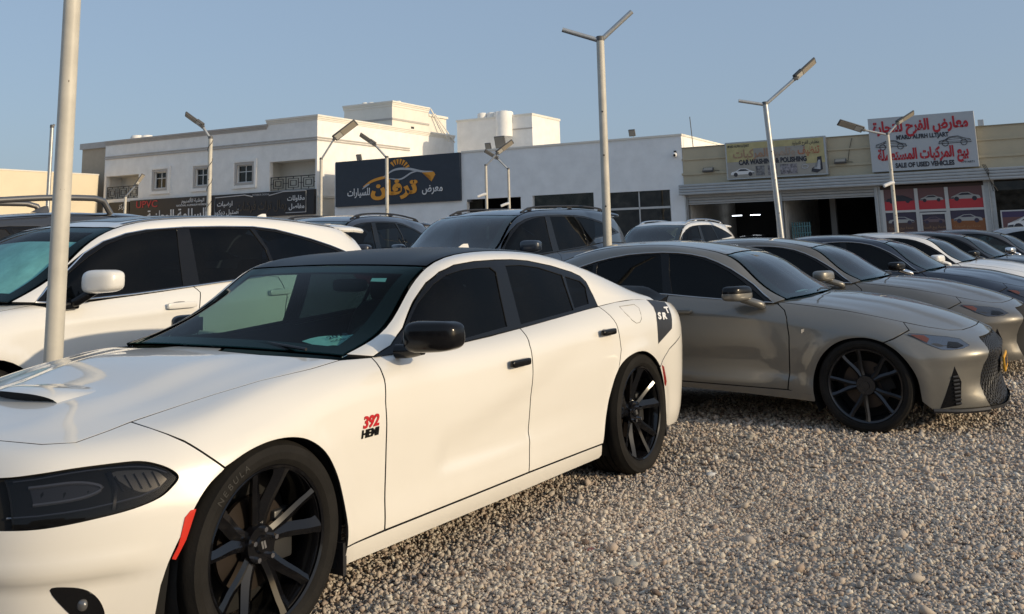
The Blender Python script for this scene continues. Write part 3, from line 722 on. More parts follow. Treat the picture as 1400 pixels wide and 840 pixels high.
def interior(root, K):
    """seats, dashboard, floor and roof lining seen through the glass"""
    xf = K['xf']; zf = K['zf']; wI = K['w']-.10; zr = K['zroof']
    box('cabin_floor', K['xb']+.25, xf+.45, -wI+.1, wI-.1, zf-.15, zf-.12, M_interior, root)
    seats(root, xf-.75, -.38, zf); seats(root, xf-.75, .38, zf)
    b = seats(root, K['xb']+.32, 0, zf, head=False, wdt=1.25)
    for yy in (-.38, .38): blob('rear_headrest', K['xb']-.10, yy, zf+.68, .11, .25, .16, M_seat, b, .6)
    dash = blob('dashboard', xf+.10, 0, K['zbelt']-.13, .62, 2*wI-.06, .22, M_interior, root, .35, n=36)
    steering(dash, xf-.22, K.get('drv', .38), K['zbelt']-.10)
    box('rear_parcel_shelf', K['xb']-.75, K['xb']-.25, -wI+.12, wI-.12, K['zbelt']-.03, K['zbelt']-.01, M_interior, root)
    blob('rear_view_mirror', xf-.42, 0, zr-.17, .05, .24, .07, M_interior, dash, .5)
def fin(root, x, z, mat):
    V = [(x+.10, 0, z), (x-.07, 0, z), (x-.06, 0, z+.062), (x-.02, 0, z+.066)]
    bm = bmesh.new()
    secs = []
    for t in np.linspace(0, 1, 7):
        zz = z+.064*t; x0 = x+.11*(1-t)**.8-.03*t; x1 = x-.075+.004*t; w = .028*(1-t*.75)
        secs.append([bm.verts.new(p) for p in ((x0, 0, zz), ((x0*.55+x1*.45), w/1.2, zz), (x1, w*.8, zz), (x1, -w*.8, zz), ((x0*.55+x1*.45), -w/1.2, zz))])
    for a, b in zip(secs, secs[1:]):
        for k in range(5): bm.faces.new((a[k], a[(k+1) % 5], b[(k+1) % 5], b[k]))
    bm.faces.new(secs[-1])
    return bm_obj('antenna_fin', bm, mat, root, True, R(50))

def car(root, B, G, K, pm, cell=.06, roofmat=None, trim=None, sides=(1, -1), railmat=None, detail=True, glassm=None, wsm=None, wheels='grey', handle_mat=None):
    """body of one car from its two surface patches and the outline table K"""
    roofmat = roofmat or pm; glassm = glassm or G_tint; wsm = wsm or G_ws
    hd = {}
    def t(o, f):     # mapping for resized copies
        return o
    regS = (0, 14, 0, 6.02); nst = len(G.ku)-1
    # hood, roof, glass, boot lid
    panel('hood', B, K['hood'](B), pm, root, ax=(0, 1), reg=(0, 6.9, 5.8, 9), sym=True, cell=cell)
    gridpanel('roof', G, K['roof_s'][0], K['roof_s'][1], 4.08, len(G.kv)-1, roofmat, root, off=-.001, nu=30, nv=10)
    ws = gridpanel('windshield', G, K['ws_s'][0], K['ws_s'][1], 4.12, len(G.kv)-1, wsm, root, off=-.004, nu=30, nv=12)
    # black ceramic border and header strip under the glass
    gridpanel('windshield_border', G, K['ws_s'][0], K['ws_s'][1], 4.12, 4.45, M_black, ws, off=-.009, nu=24, nv=2, sym=False)
    gridpanel('windshield_border', G, K['ws_s'][0], K['ws_s'][1], 4.12, 4.45, M_black, ws, off=-.009, nu=24, nv=2, sym=False, side=-1)
    gridpanel('windshield_border', G, K['ws_s'][1]-.28, K['ws_s'][1], 4.45, len(G.kv)-1, M_black, ws, off=-.009, nu=3, nv=8)
    gridpanel('windshield_border', G, K['ws_s'][0], K['ws_s'][0]+.30, 4.45, len(G.kv)-1, M_black, ws, off=-.009, nu=3, nv=8)
    gridpanel('rear_window', G, K['rw_s'][0], K['rw_s'][1], 4.15, len(G.kv)-1, glassm, root, off=-.004, nu=16, nv=10)
    gridpanel('roof_gasket', G, K['roof_s'][0]-.1, K['roof_s'][1]+.1, 3.9, 4.3, M_dark, root, off=-.010, nu=20, nv=2, sym=False, flange=0)
    gridpanel('roof_gasket', G, K['roof_s'][0]-.1, K['roof_s'][1]+.1, 3.9, 4.3, M_dark, root, off=-.010, nu=20, nv=2, sym=False, flange=0, side=-1)
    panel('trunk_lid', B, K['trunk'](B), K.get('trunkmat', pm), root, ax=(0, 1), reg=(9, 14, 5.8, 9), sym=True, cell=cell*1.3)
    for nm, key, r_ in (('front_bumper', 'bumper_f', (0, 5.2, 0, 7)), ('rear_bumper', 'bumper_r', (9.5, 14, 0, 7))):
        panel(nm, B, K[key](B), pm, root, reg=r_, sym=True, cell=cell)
    for s in sides:
        fd = {}
        for nm in ('front_fender', 'front_door', 'rear_door', 'quarter_panel'):
            hl = K.get(nm+'_holes', ())
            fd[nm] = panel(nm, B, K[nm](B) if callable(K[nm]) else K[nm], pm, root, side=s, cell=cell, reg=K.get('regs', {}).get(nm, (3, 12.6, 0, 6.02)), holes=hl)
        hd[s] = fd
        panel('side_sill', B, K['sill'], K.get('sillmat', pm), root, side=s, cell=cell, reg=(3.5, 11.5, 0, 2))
        dlo = K['dlo']
        up = [p for p in K['dlo_up']]
        o = G.curve(0, nst, 4, 40)+G.curve(nst, nst, (4, 0), 4)[1:]
        # along the belt line forward to the rear of the window opening
        end = G.inv([dlo[0]], (0, 2), (0, nst, 0, 3))[0]
        u_end = end[0]
        stn = float(np.interp(u_end, G.ku, np.arange(len(G.ku))))
        o += G.curve(nst, stn, 0, 10)[1:]+[tuple(p) for p in K['rail_low']]
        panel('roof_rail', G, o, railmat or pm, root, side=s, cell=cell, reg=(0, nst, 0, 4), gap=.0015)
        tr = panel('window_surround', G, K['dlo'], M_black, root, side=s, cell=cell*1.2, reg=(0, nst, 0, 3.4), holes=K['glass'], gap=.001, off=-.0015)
        for gname, gk in zip(K.get('glassnames', ('front_door_window', 'rear_door_window', 'quarter_window')), K['glass']):
            c = np.mean(gk, 0)
            gg = [tuple(np.array(p)+(np.array(p)-c)*.03) for p in gk]
            panel(gname, G, gg, K.get('glassmats', {}).get((gname, s), glassm), root, side=s, cell=cell*1.5, reg=(0, nst, 0, 3.4), off=-.007, gap=0)
        if trim:
            strip_on('window_trim_strip', G, K['dlo'], trim, tr, .0055, .003, reg=(0, nst, 0, 3.4), side=s, closed=True)
        for (cx, cz, r) in K['arches']:
            arch_liner('wheel_arch_liner', cx, cz, r+.012, K['w']-.035, K['w']-.42, root, s)
    for (x, z, y, Rt, rr, w) in K['wheels']:
        for s in (1, -1):
            wheel(wheels, Rt, rr, w, root, x, y, z, side=s, steer=K.get('steer', 0) if x > 1 else 0)
    # inner black shell under all gaps
    ar = K['arches']; hole = K['cabin']
    def skip(x, y, z):
        for cx, cz, r in ar:
            if math.hypot(x-cx, z-cz) < r+.055 and abs(y) > K['w']-.55: return True
        return hole[1] < x < hole[0] and z > K['zbelt']-.06 and abs(y) < K['w']-.13
    underlay(B, root, 0, 14, 0, 9, .016, skip)
    box('underbody', K['wheels'][1][0]+.42, K['wheels'][0][0]-.42, -K['w']+.12, K['w']-.12, K['arches'][0][1]-.045, K['arches'][0][1]-.02, M_dark, root)
    interior(root, K)
    return hd

# ------------------------------------------------------------ outline tables
def uvt(P, pts, ax=(0, 1), reg=(0, 6.9, 5.2, 9)):
    return [(*q, 1) for q in P.inv(pts, ax, reg)]
CHK = dict(
 xf=2.05, xb=.35, zf=.42, zbelt=.95, zroof=1.38, w=.945, cabin=(2.62, -.35),
 wheels=[(3.052, .355, .927, .363, .274, .245), (0, .355, .927, .363, .274, .245)],
 arches=[(3.055, .345, .382), (.075, .345, .384)],
 hood=lambda B: uvt(B, [(2.56, .797), (2.729, .80), (2.95, .745), (3.121, .692), (3.239, .655), (3.441, .626), (3.538, .632), (3.655, .628), (3.725, .548), (3.772, .38), (3.80, .2), (3.81, 0.0)])+[(*B.sl(st, 9), 1) for st in np.linspace(1.2, 6.35, 30)]+uvt(B, [(2.70, .2), (2.68, .45), (2.62, .65)]),
 trunk=lambda B: uvt(B, [(-.44, 0), (-.44, .4), (-.44, .70), (-.70, .70), (-.90, .60), (-.93, .35), (-.955, 0)], reg=(10, 14, 5.8, 9))+[(*B.sl(st, 9), 1) for st in np.linspace(13.8, 11.15, 10)],
 front_fender=lambda B: uvt(B, [(2.56, .799), (2.729, .802), (2.95, .747), (3.121, .694), (3.239, .657), (3.441, .63)])+uvt(B, [(3.434, .745), (3.418, .80)], (0, 1), (2, 6, 4, 9))+[(3.388, .772), (3.333, .718)]+cr([(3.283, .672), (3.18, .708), (3.075, .724), (2.97, .718), (2.88, .690), (2.80, .632), (2.735, .54), (2.688, .42), (2.665, .33), (2.662, .255)], 4)+[(2.436, .262), (2.435, .626), (2.434, .77), (2.42, .88), (2.395, .94)],
 front_door=[(2.39, .942), (2.10, .938), (1.76, .940), (1.5, .949), (1.225, .966), (1.273, .886), (1.275, .785), (1.292, .6), (1.315, .387), (1.329, .270), (2.43, .262), (2.43, .626), (2.43, .77), (2.415, .88)],
 rear_door=[(1.22, .967), (.85, .986), (.5, 1.010), (.36, 1.018), (.33, .96), (.311, .914), (.30, .83), (.297, .764), *cr([(.348, .660), (.405, .600), (.462, .505), (.502, .39), (.525, .30), (.535, .268)], 4), (1.324, .270), (1.310, .387), (1.287, .6), (1.27, .785), (1.268, .886)],
 quarter_panel=lambda B: [(.355, 1.019), (.15, 1.03), (-.1, 1.031), (-.30, 1.02), (-.42, 1.006), (-.60, .985), (-.735, .965), (-.745, .85), (-.60, .76), (-.40, .70)]+cr([(-.225, .607), (-.17, .652), (-.10, .690), (-.02, .718), (.065, .729), (.15, .726), (.235, .711), (.30, .688), (.345, .662)], 4)+[(.292, .764), (.295, .83), (.306, .914), (.325, .96)],
 sill=[(2.662, .252), (2.43, .256), (1.32, .264), (.545, .262), (.52, .20), (.545, .186), (1.5, .181), (2.66, .178)],
 bumper_f=lambda B: B.curve(0, 3.62, 0, 14)+cr([(3.49, .34), (3.467, .43), (3.405, .555), (3.352, .622), (3.283, .668)], 4)+[(3.333, .714), (3.388, .768)]+uvt(B, [(3.42, .80), (3.436, .742), (3.445, .63), (3.538, .634), (3.655, .630), (3.728, .55), (3.776, .38), (3.805, .2), (3.815, 0.0)], (0, 1), (0, 6, 5.0, 9))+[(*B.sl(0, l), 1) for l in np.linspace(8.9, 5.0, 12)]+cr([(3.93, .71), (3.90, .709), (3.852, .711), (3.79, .722), (3.709, .731), (3.607, .733), (3.54, .730), (3.493, .714), (3.457, .690), (3.443, .667), (3.463, .643), (3.507, .615), (3.586, .594), (3.688, .580), (3.801, .567), (3.865, .565), (3.92, .565)], 4)+[(*B.sl(0, l), 1) for l in np.linspace(3.45, 0.1, 12)],
 bumper_r=lambda B: [(-.40, .695), (-.60, .755), (-.745, .845)]+B.curve(12.0, 14, (4.7, 4.7), 8)+[(*B.sl(14, l), 1) for l in np.linspace(4.6, 0.1, 10)]+B.curve(14, 11.15, 0, 14)+cr([(-.40, .217), (-.335, .295), (-.318, .40), (-.285, .50), (-.228, .60)], 4),
 dlo=[(.355, 1.022), (.352, 1.085), (.366, 1.165), (.40, 1.20), (.48, 1.228), (.685, 1.272), (.933, 1.309), (1.10, 1.321), (1.267, 1.324), (1.472, 1.322), (1.64, 1.310), (1.753, 1.280), (1.85, 1.232), (1.97, 1.150), (2.12, 1.040), (2.25, .975), (2.38, .944), (2.10, .940), (1.76, .940), (1.205, .966), (.759, .992)],
 dlo_up=[], rail_low=[(.352, 1.088), (.366, 1.168), (.40, 1.203), (.48, 1.231), (.685, 1.275), (.933, 1.312), (1.10, 1.324), (1.267, 1.327), (1.472, 1.325), (1.64, 1.313), (1.755, 1.283), (1.855, 1.235), (1.975, 1.153), (2.125, 1.043), (2.25, .979), (2.385, .947)],
 glass=[[(2.20, .965), (2.097, 1.045), (1.963, 1.144), (1.824, 1.228), (1.725, 1.266), (1.60, 1.284), (1.47, 1.288), (1.339, 1.287), (1.297, 1.261), (1.312, 1.136), (1.332, .985), (1.797, .955)],
        [(1.189, 1.291), (1.028, 1.290), (.845, 1.270), (.605, 1.217), (.616, 1.119), (.635, 1.018), (1.205, .985), (1.191, 1.131)],
        [(.577, 1.208), (.427, 1.172), (.395, 1.135), (.44, 1.042), (.615, 1.028)]],
 roof_s=(3.03, 6.35), ws_s=(.0, 2.99), rw_s=(6.4, 8.8))
ISK = dict(
 xf=1.95, xb=.30, zf=.42, zbelt=.92, zroof=1.36, w=.91, cabin=(2.40, -.25), drv=.36,
 wheels=[(2.805, .325, .897, .332, .257, .225), (0, .345, .897, .332, .257, .225)],
 arches=[(2.812, .290, .372), (.0, .31, .378)],
 hood=lambda B: uvt(B, [(2.20, .79), (2.45, .78), (2.70, .768), (2.92, .748), (3.08, .70), (3.24, .635), (3.37, .555), (3.45, .45), (3.50, .32), (3.53, .15), (3.535, 0)])+[(*B.sl(st, 9), 1) for st in np.linspace(1.02, 6.05, 30)]+uvt(B, [(2.44, .25), (2.39, .5), (2.26, .72)]),
 trunk=lambda B: uvt(B, [(-.42, 0), (-.42, .4), (-.42, .66), (-.80, .62), (-.90, .50), (-.935, .25), (-.95, 0)], reg=(10, 14, 5.8, 9))+[(*B.sl(st, 9), 1) for st in np.linspace(13.8, 11.1, 8)],
 front_fender=lambda B: uvt(B, [(2.20, .793), (2.45, .783), (2.70, .771), (2.92, .751), (3.08, .704)])+uvt(B, [(3.125, .79)], (0, 1), (2, 6, 4, 9))+[(3.03, .662)]+cr([(2.960, .632), (2.88, .655), (2.80, .662), (2.70, .648), (2.60, .603), (2.51, .515), (2.455, .40), (2.440, .30), (2.445, .21)], 4)+[(2.44, .198), (2.254, .278), (2.275, .40), (2.292, .66), (2.28, .80), (2.262, .85), (2.215, .888)],
 front_door=[(2.205, .891), (1.95, .911), (1.6, .940), (1.335, .966), (1.32, .88), (1.32, .62), (1.345, .45), (1.375, .312), (2.248, .278), (2.270, .40), (2.287, .66), (2.275, .80), (2.257, .85)],
 rear_door=[(1.33, .967), (1.0, .982), (.7, .993), (.50, .997), (.42, .90), (.36, .78), (.36, .66), *arc(0, .31, .380, 42, 2, 8), (1.37, .312), (1.34, .45), (1.315, .62), (1.315, .88)],
 quarter_panel=lambda B: [(.495, .998), (.2, .998), (-.1, .99), (-.4, .974), (-.72, .945), (-.74, .80), (-.45, .70), *arc(0, .31, .378, 142, 44, 16), (.355, .66), (.355, .78), (.415, .90)],
 sill=[(2.43, .250), (2.254, .273), (1.37, .306), (.40, .318), (.39, .285), (1.3, .268), (1.9, .235), (2.435, .197)],
 bumper_f=None,
 bumper_r=lambda B: [(-.45, .695), (-.735, .795)]+B.curve(12.0, 14, 4.2, 8)+[(*B.sl(14, l), 1) for l in np.linspace(4.1, 0.1, 10)]+B.curve(14, 11.2, 0, 14)+arc(0, .31, .379, 180, 143, 8),
 dlo=[(.55, .996), (.36, 1.02), (.30, 1.075), (.38, 1.135), (.50, 1.185), (.678, 1.236), (.82, 1.265), (.968, 1.287), (1.12, 1.296), (1.264, 1.299), (1.40, 1.293), (1.513, 1.279), (1.63, 1.252), (1.735, 1.210), (1.84, 1.155), (1.93, 1.094), (2.01, 1.035), (2.086, .968), (2.175, .903), (1.95, .914), (1.6, .942), (1.27, .970), (.9, .986)],
 dlo_up=[], rail_low=[(.36, 1.018), (.30, 1.078), (.38, 1.138), (.50, 1.188), (.678, 1.239), (.82, 1.268), (.968, 1.290), (1.12, 1.299), (1.264, 1.302), (1.40, 1.296), (1.513, 1.282), (1.632, 1.255), (1.738, 1.213), (1.844, 1.158), (1.934, 1.097), (2.014, 1.038), (2.09, .971), (2.178, .905)],
 glass=[[(1.325, 1.282), (1.42, 1.276), (1.508, 1.262), (1.61, 1.236), (1.72, 1.193), (1.82, 1.14), (1.91, 1.078), (1.985, 1.02), (2.06, .96), (2.105, .922), (1.95, .927), (1.6, .955), (1.365, .975), (1.335, 1.12)],
        [(1.25, 1.284), (1.12, 1.282), (.968, 1.272), (.82, 1.25), (.685, 1.222), (.68, 1.12), (.655, 1.008), (.9, .998), (1.285, .981), (1.27, 1.12)],
        [(.645, 1.208), (.57, 1.188), (.50, 1.166), (.40, 1.12), (.35, 1.075), (.39, 1.04), (.62, 1.015), (.635, 1.1)]],
 roof_s=(3.03, 6.6), ws_s=(.0, 2.99), rw_s=(6.65, 8.8))
def is_bumper(B):
    return (B.curve(0, 3.75, 0, 14)+cr([(3.178, .232), (3.165, .38), (3.115, .490), (3.045, .575), (2.962, .630)], 4)+[(3.034, .658)]
            + uvt(B, [(3.13, .79), (3.085, .707), (3.245, .639), (3.376, .558), (3.456, .452), (3.506, .32), (3.536, .15), (3.54, 0)], (0, 1), (0, 6, 5.0, 9))
            + [(*B.sl(0, l), 1) for l in np.linspace(8.3, 6.2, 8)]+B.curve(0, 1.5, (6.2, 5.9), 6)+[(*B.sl(a, l), 1) for a, l in ((1.62, 5.5), (1.70, 5.0), (1.76, 4.4), (1.80, 4.0), (1.88, 3.6), (1.98, 3.1), (2.05, 2.5), (2.08, 2.0), (2.07, 1.4), (2.0, .9), (1.92, .5))]+B.curve(1.88, 0, .35, 8))
ISK['bumper_f'] = is_bumper
RXK = dict(
 xf=2.0, xb=.30, zf=.58, zbelt=1.12, zroof=1.69, w=.935, cabin=(2.7, -.95),
 wheels=[(2.79, .37, .925, .378, .262, .235), (0, .37, .925, .378, .262, .235)],
 arches=[(2.79, .37, .425), (.0, .37, .425)],
 hood=lambda B: uvt(B, [(2.42, .80), (2.65, .79), (2.9, .76), (3.1, .70), (3.25, .62), (3.38, .48), (3.45, .3), (3.47, 0)])+[(*B.sl(st, 9), 1) for st in np.linspace(.8, 5.7, 30)]+uvt(B, [(2.70, .3), (2.60, .6)]),
 trunk=lambda B: uvt(B, [(-1.0, 0), (-1.0, .4), (-.99, .6), (-1.04, .55), (-1.06, .3), (-1.07, 0)], reg=(10, 14, 5.8, 9))+[(*B.sl(st, 9), 1) for st in np.linspace(13.6, 12.3, 6)],
 front_fender=lambda B: uvt(B, [(2.42, .803), (2.65, .793), (2.9, .763), (3.1, .703)])+uvt(B, [(3.14, .78)], (0, 1), (2, 6, 4, 9))+[(3.10, .92), (3.02, .72)]+arc(2.79, .37, .428, 55, 190, 16)+[(2.36, .27), (2.21, .30), (2.27, .5), (2.28, .80), (2.30, 1.0), (2.36, 1.085)],
 front_door=[(2.355, 1.087), (2.0, 1.101), (1.6, 1.130), (1.178, 1.155), (1.144, 1.111), (1.185, 1.0), (1.19, .75), (1.18, .5), (1.17, .32), (2.20, .315), (2.265, .5), (2.275, .80), (2.295, 1.0)],
 rear_door=[(1.172, 1.156), (.8, 1.178), (.45, 1.206), (.34, 1.19), (.30, 1.05), (.33, .85), (.39, .62), (.43, .45), (.44, .34), (1.165, .32), (1.175, .5), (1.185, .75), (1.18, 1.0), (1.139, 1.111)],
 quarter_panel=lambda B: [(.445, 1.207), (.2, 1.225), (0, 1.24), (-.45, 1.24), (-.86, 1.215), (-.92, 1.0), (-.75, .80), (-.41, .50)]+arc(0, .37, .428, 160, 30, 14)+[(.325, .85), (.295, 1.05), (.335, 1.19)],
 sill=[(2.365, .31), (2.2, .312), (1.2, .32), (.44, .33), (.42, .27), (1.2, .255), (2.365, .245)], sillmat=M_satin,
 bumper_f=lambda B: B.curve(0, 3.55, 0, 14)+[(3.2, .42), (3.13, .62), (3.05, .72), (3.12, .92)]+uvt(B, [(3.15, .78), (3.105, .706), (3.255, .624), (3.385, .484), (3.455, .3), (3.475, 0)], (0, 1), (0, 6, 5.0, 9))+[(*B.sl(0, l), 1) for l in np.linspace(8.5, .2, 16)],
 bumper_r=lambda B: [(-.415, .49), (-.75, .79), (-.915, .96)]+B.curve(12.0, 14, 4.2, 8)+[(*B.sl(14, l), 1) for l in np.linspace(4.1, 0.1, 10)]+B.curve(14, 11.2, 0, 14)+[(-.46, .40)],
 dlo=[(.347, 1.208), (.13, 1.302), (-.30, 1.325), (-.67, 1.352), (-.40, 1.435), (-.15, 1.50), (.045, 1.542), (.25, 1.583), (.495, 1.606), (.85, 1.610), (1.19, 1.605), (1.524, 1.587), (1.70, 1.560), (1.876, 1.505), (2.02, 1.425), (2.159, 1.325), (2.30, 1.215), (2.42, 1.118), (2.294, 1.108), (1.7, 1.130), (1.174, 1.160), (.6, 1.195)],
 dlo_up=[], rail_low=[(.13, 1.299), (-.30, 1.322), (-.68, 1.350), (-.68, 1.356), (-.40, 1.438), (-.15, 1.503), (.045, 1.545), (.25, 1.586), (.495, 1.609), (.85, 1.613), (1.19, 1.608), (1.524, 1.590), (1.703, 1.563), (1.88, 1.508), (2.024, 1.428), (2.163, 1.328), (2.304, 1.218), (2.425, 1.12)],
 glass=[[(1.255, 1.590), (1.40, 1.585), (1.52, 1.570), (1.69, 1.540), (1.86, 1.487), (2.0, 1.408), (2.13, 1.315), (2.26, 1.215), (2.36, 1.135), (2.29, 1.125), (1.7, 1.145), (1.27, 1.17), (1.262, 1.4)],
        [(1.14, 1.592), (.85, 1.595), (.53, 1.590), (.40, 1.42), (.365, 1.27), (.40, 1.225), (.6, 1.21), (1.12, 1.178), (1.125, 1.4)],
        [(.48, 1.588), (.25, 1.565), (.045, 1.525), (-.15, 1.482), (-.38, 1.42), (-.58, 1.358), (-.30, 1.340), (.12, 1.318), (.30, 1.25), (.335, 1.30), (.37, 1.43)]],
 roof_s=(3.03, 7.6), ws_s=(.0, 2.99), rw_s=(7.9, 8.95))
# ------------------------------------------------------------ ground
def gravel_mat(name, pebble=False):
    m, t, b = nodes_of(name); L = t.links.new
    co = N(t, 'ShaderNodeTexCoord'); b.inputs['Roughness'].default_value = .85; b.inputs['Specular IOR Level'].default_value = .25
    ramp = N(t, 'ShaderNodeValToRGB'); e = ramp.color_ramp.elements
    cols = [(0, (.19, .14, .11)), (.2, (.40, .315, .255)), (.45, (.52, .44, .36)), (.62, (.43, .385, .335)), (.8, (.60, .53, .43)), (1, (.72, .67, .58))]
    e[0].position, e[0].color = cols[0][0], (*cols[0][1], 1); e[1].position, e[1].color = cols[-1][0], (*cols[-1][1], 1)
    for p, c in cols[1:-1]: q = e.new(p); q.color = (*c, 1)
    n = N(t, 'ShaderNodeTexNoise', _Scale=.55, _Detail=5); L(co.outputs['Object'], n.inputs['Vector'])
    mr = N(t, 'ShaderNodeMapRange'); L(n.outputs['Fac'], mr.inputs['Value']); mr.inputs['From Min'].default_value = .3; mr.inputs['From Max'].default_value = .7
    mr.inputs['To Min'].default_value = .76 if pebble else .68; mr.inputs['To Max'].default_value = 1.14 if pebble else .98
    if pebble:
        a = N(t, 'ShaderNodeAttribute', attribute_name='tone'); L(a.outputs['Fac'], ramp.inputs[0])
        n2 = N(t, 'ShaderNodeTexNoise', _Scale=160, _Detail=3); L(co.outputs['Object'], n2.inputs['Vector'])
        bp = N(t, 'ShaderNodeBump', _Strength=.4, _Distance=.002); L(n2.outputs['Fac'], bp.inputs['Height']); L(bp.outputs[0], b.inputs['Normal'])
    else:
        v = N(t, 'ShaderNodeTexVoronoi', _Scale=42); L(co.outputs['Object'], v.inputs['Vector'])
        sp = N(t, 'ShaderNodeSeparateColor'); L(v.outputs['Color'], sp.inputs[0]); L(sp.outputs[0], ramp.inputs[0])
        inv = N(t, 'ShaderNodeMath', operation='MULTIPLY_ADD'); L(v.outputs['Distance'], inv.inputs[0]); inv.inputs[1].default_value = -1.2; inv.inputs[2].default_value = 1
        n3 = N(t, 'ShaderNodeTexNoise', _Scale=9, _Detail=6); L(co.outputs['Object'], n3.inputs['Vector'])
        ad = N(t, 'ShaderNodeMath', operation='ADD'); L(inv.outputs[0], ad.inputs[0]); L(n3.outputs['Fac'], ad.inputs[1])
        bp = N(t, 'ShaderNodeBump', _Strength=1.0, _Distance=.03); L(ad.outputs[0], bp.inputs['Height']); L(bp.outputs[0], b.inputs['Normal'])
    sc = N(t, 'ShaderNodeVectorMath', operation='SCALE'); L(ramp.outputs[0], sc.inputs[0]); L(mr.outputs[0], sc.inputs['Scale']); L(sc.outputs[0], b.inputs['Base Color'])
    return m
M_gravel = gravel_mat('gravel_ground_mat')
M_pebble = gravel_mat('pebble_mat', True)
def ground():
    n = 60; xs = np.r_[-900, -300, np.linspace(-60, 60, n), 300, 900]; ys = np.r_[-900, -200, np.linspace(-12, 80, n), 300, 1500]
    V = [(x, y, 0 if (abs(x) > 40 or y < -5 or y > 45) else .006*math.sin(x*1.3+y*.7)*math.sin(y*1.1)) for x in xs for y in ys]
    b = len(ys); F = [(i*b+j, (i+1)*b+j, (i+1)*b+j+1, i*b+j+1) for i in range(len(xs)-1) for j in range(b-1)]
    props(mesh('gravel_lot_ground', V, F, M_gravel, None, True), kind='structure')
def ico(sub):
    bm = bmesh.new(); bmesh.ops.create_icosphere(bm, subdivisions=sub, radius=1)
    V = np.array([v.co[:] for v in bm.verts]); F = np.array([[v.index for v in f.verts] for f in bm.faces]); bm.free(); return V, F
def pebbles():
    C0 = np.array((0, 0)); VV = []; FF = []; TT = []; base = 0
    zones = [(2.3, 3.7, 5600, 2, .0073), (3.7, 6.4, 4700, 1, .0080), (6.4, 12.5, 1250, 1, .0105)]
    for r0, r1, dens_, sub, size in zones:
        A = (r1**2-r0**2)/2*R(62); n = int(A*dens_)
        rr = np.sqrt(RNG.uniform(r0**2, r1**2, n)); th = RNG.uniform(R(48), R(110), n)
        x, y = rr*np.cos(th), rr*np.sin(th)
        # the stretch the photo shows: outside the white car's footprint
        u = np.array((math.cos(R(236.83)), math.sin(R(236.83)))); nn = np.array((-u[1], u[0]))
        a = (x+.0338)*u[0]+(y-6.8659)*u[1]; b = (x+.0338)*nn[0]+(y-6.8659)*nn[1]
        k = (b > .25) & (b < 6.8); x, y = x[k], y[k]; n = len(x)
        V0, F0 = ico(sub); m = len(V0)
        s = size*np.exp(RNG.normal(0, .30, n)); big = RNG.random(n) < .006; s[big] *= RNG.uniform(1.5, 2.2, big.sum())
        ax = np.stack([s*RNG.uniform(.9, 1.45, n), s*RNG.uniform(.75, 1.1, n), s*RNG.uniform(.42, .75, n)], 1)
        P = V0[None]*ax[:, None, :]
        P *= (1+RNG.normal(0, .13 if sub == 1 else .10, (n, m, 1)))
        # random orientation
        q = RNG.normal(size=(n, 4)); q[:, 1:3] *= .45; q /= np.linalg.norm(q, axis=1, keepdims=True); w, a1, a2, a3 = q.T
        Rm = np.stack([1-2*(a2*a2+a3*a3), 2*(a1*a2-w*a3), 2*(a1*a3+w*a2), 2*(a1*a2+w*a3), 1-2*(a1*a1+a3*a3), 2*(a2*a3-w*a1), 2*(a1*a3-w*a2), 2*(a2*a3+w*a1), 1-2*(a1*a1+a2*a2)], 1).reshape(n, 3, 3)
        P = np.einsum('nij,nmj->nmi', Rm, P)
        z = s*RNG.uniform(-.1, .75, n)
        P += np.stack([x, y, z], 1)[:, None, :]
        VV.append(P.reshape(-1, 3)); FF.append((F0[None]+(np.arange(n)*m)[:, None, None]+base).reshape(-1, 3)); base += n*m
        TT.append(np.repeat(np.clip(RNG.normal(.5, .23, n), 0, 1), m))
    V = np.concatenate(VV).astype(np.float32); F = np.concatenate(FF).astype(np.int32); T = np.concatenate(TT).astype(np.float32)
    me = bpy.data.meshes.new('loose_gravel'); me.vertices.add(len(V)); me.vertices.foreach_set('co', V.ravel())
    me.loops.add(F.size); me.loops.foreach_set('vertex_index', F.ravel()); me.polygons.add(len(F)); me.polygons.foreach_set('loop_start', np.arange(0, F.size, 3, dtype=np.int32))
    me.polygons.foreach_set('use_smooth', [True]*len(F)); me.update(calc_edges=True)
    at = me.attributes.new('tone', 'FLOAT', 'POINT'); at.data.foreach_set('value', T)
    me.materials.append(M_pebble)
    props(link('loose_gravel', me), 'loose beige and grey gravel spread over the car lot', kind='stuff')
    print('gravel tris', len(F))
def stone(x, y, s, col, label, grp=None):
    bm = bmesh.new(); bmesh.ops.create_icosphere(bm, subdivisions=3, radius=1)
    sd_ = random.uniform(0, 50)
    a, b, c = random.uniform(.9, 1.2), random.uniform(.6, .85), random.uniform(.38, .55); rz = random.uniform(0, PI)
    for v in bm.verts:
        f = 1+.22*noise.noise(v.co*1.3+Vector((sd_, 0, 0)))+.06*noise.noise(v.co*4+Vector((sd_, 3, 0)))
        v.co = Vector((v.co.x*a, v.co.y*b, v.co.z*c))*f*s
    m = simple('stone_%02d_%02d' % (int(col[0]*100), int(col[2]*100)), col, .85, var=.2, vscale=30, bump=.25, bscale=120)
    o = bm_obj('stone', bm, m, None, True); o.location = (x, y, s*.10); o.rotation_euler = (0, 0, rz)
    props(o, label, 'stone', 'larger stones lying in the gravel')

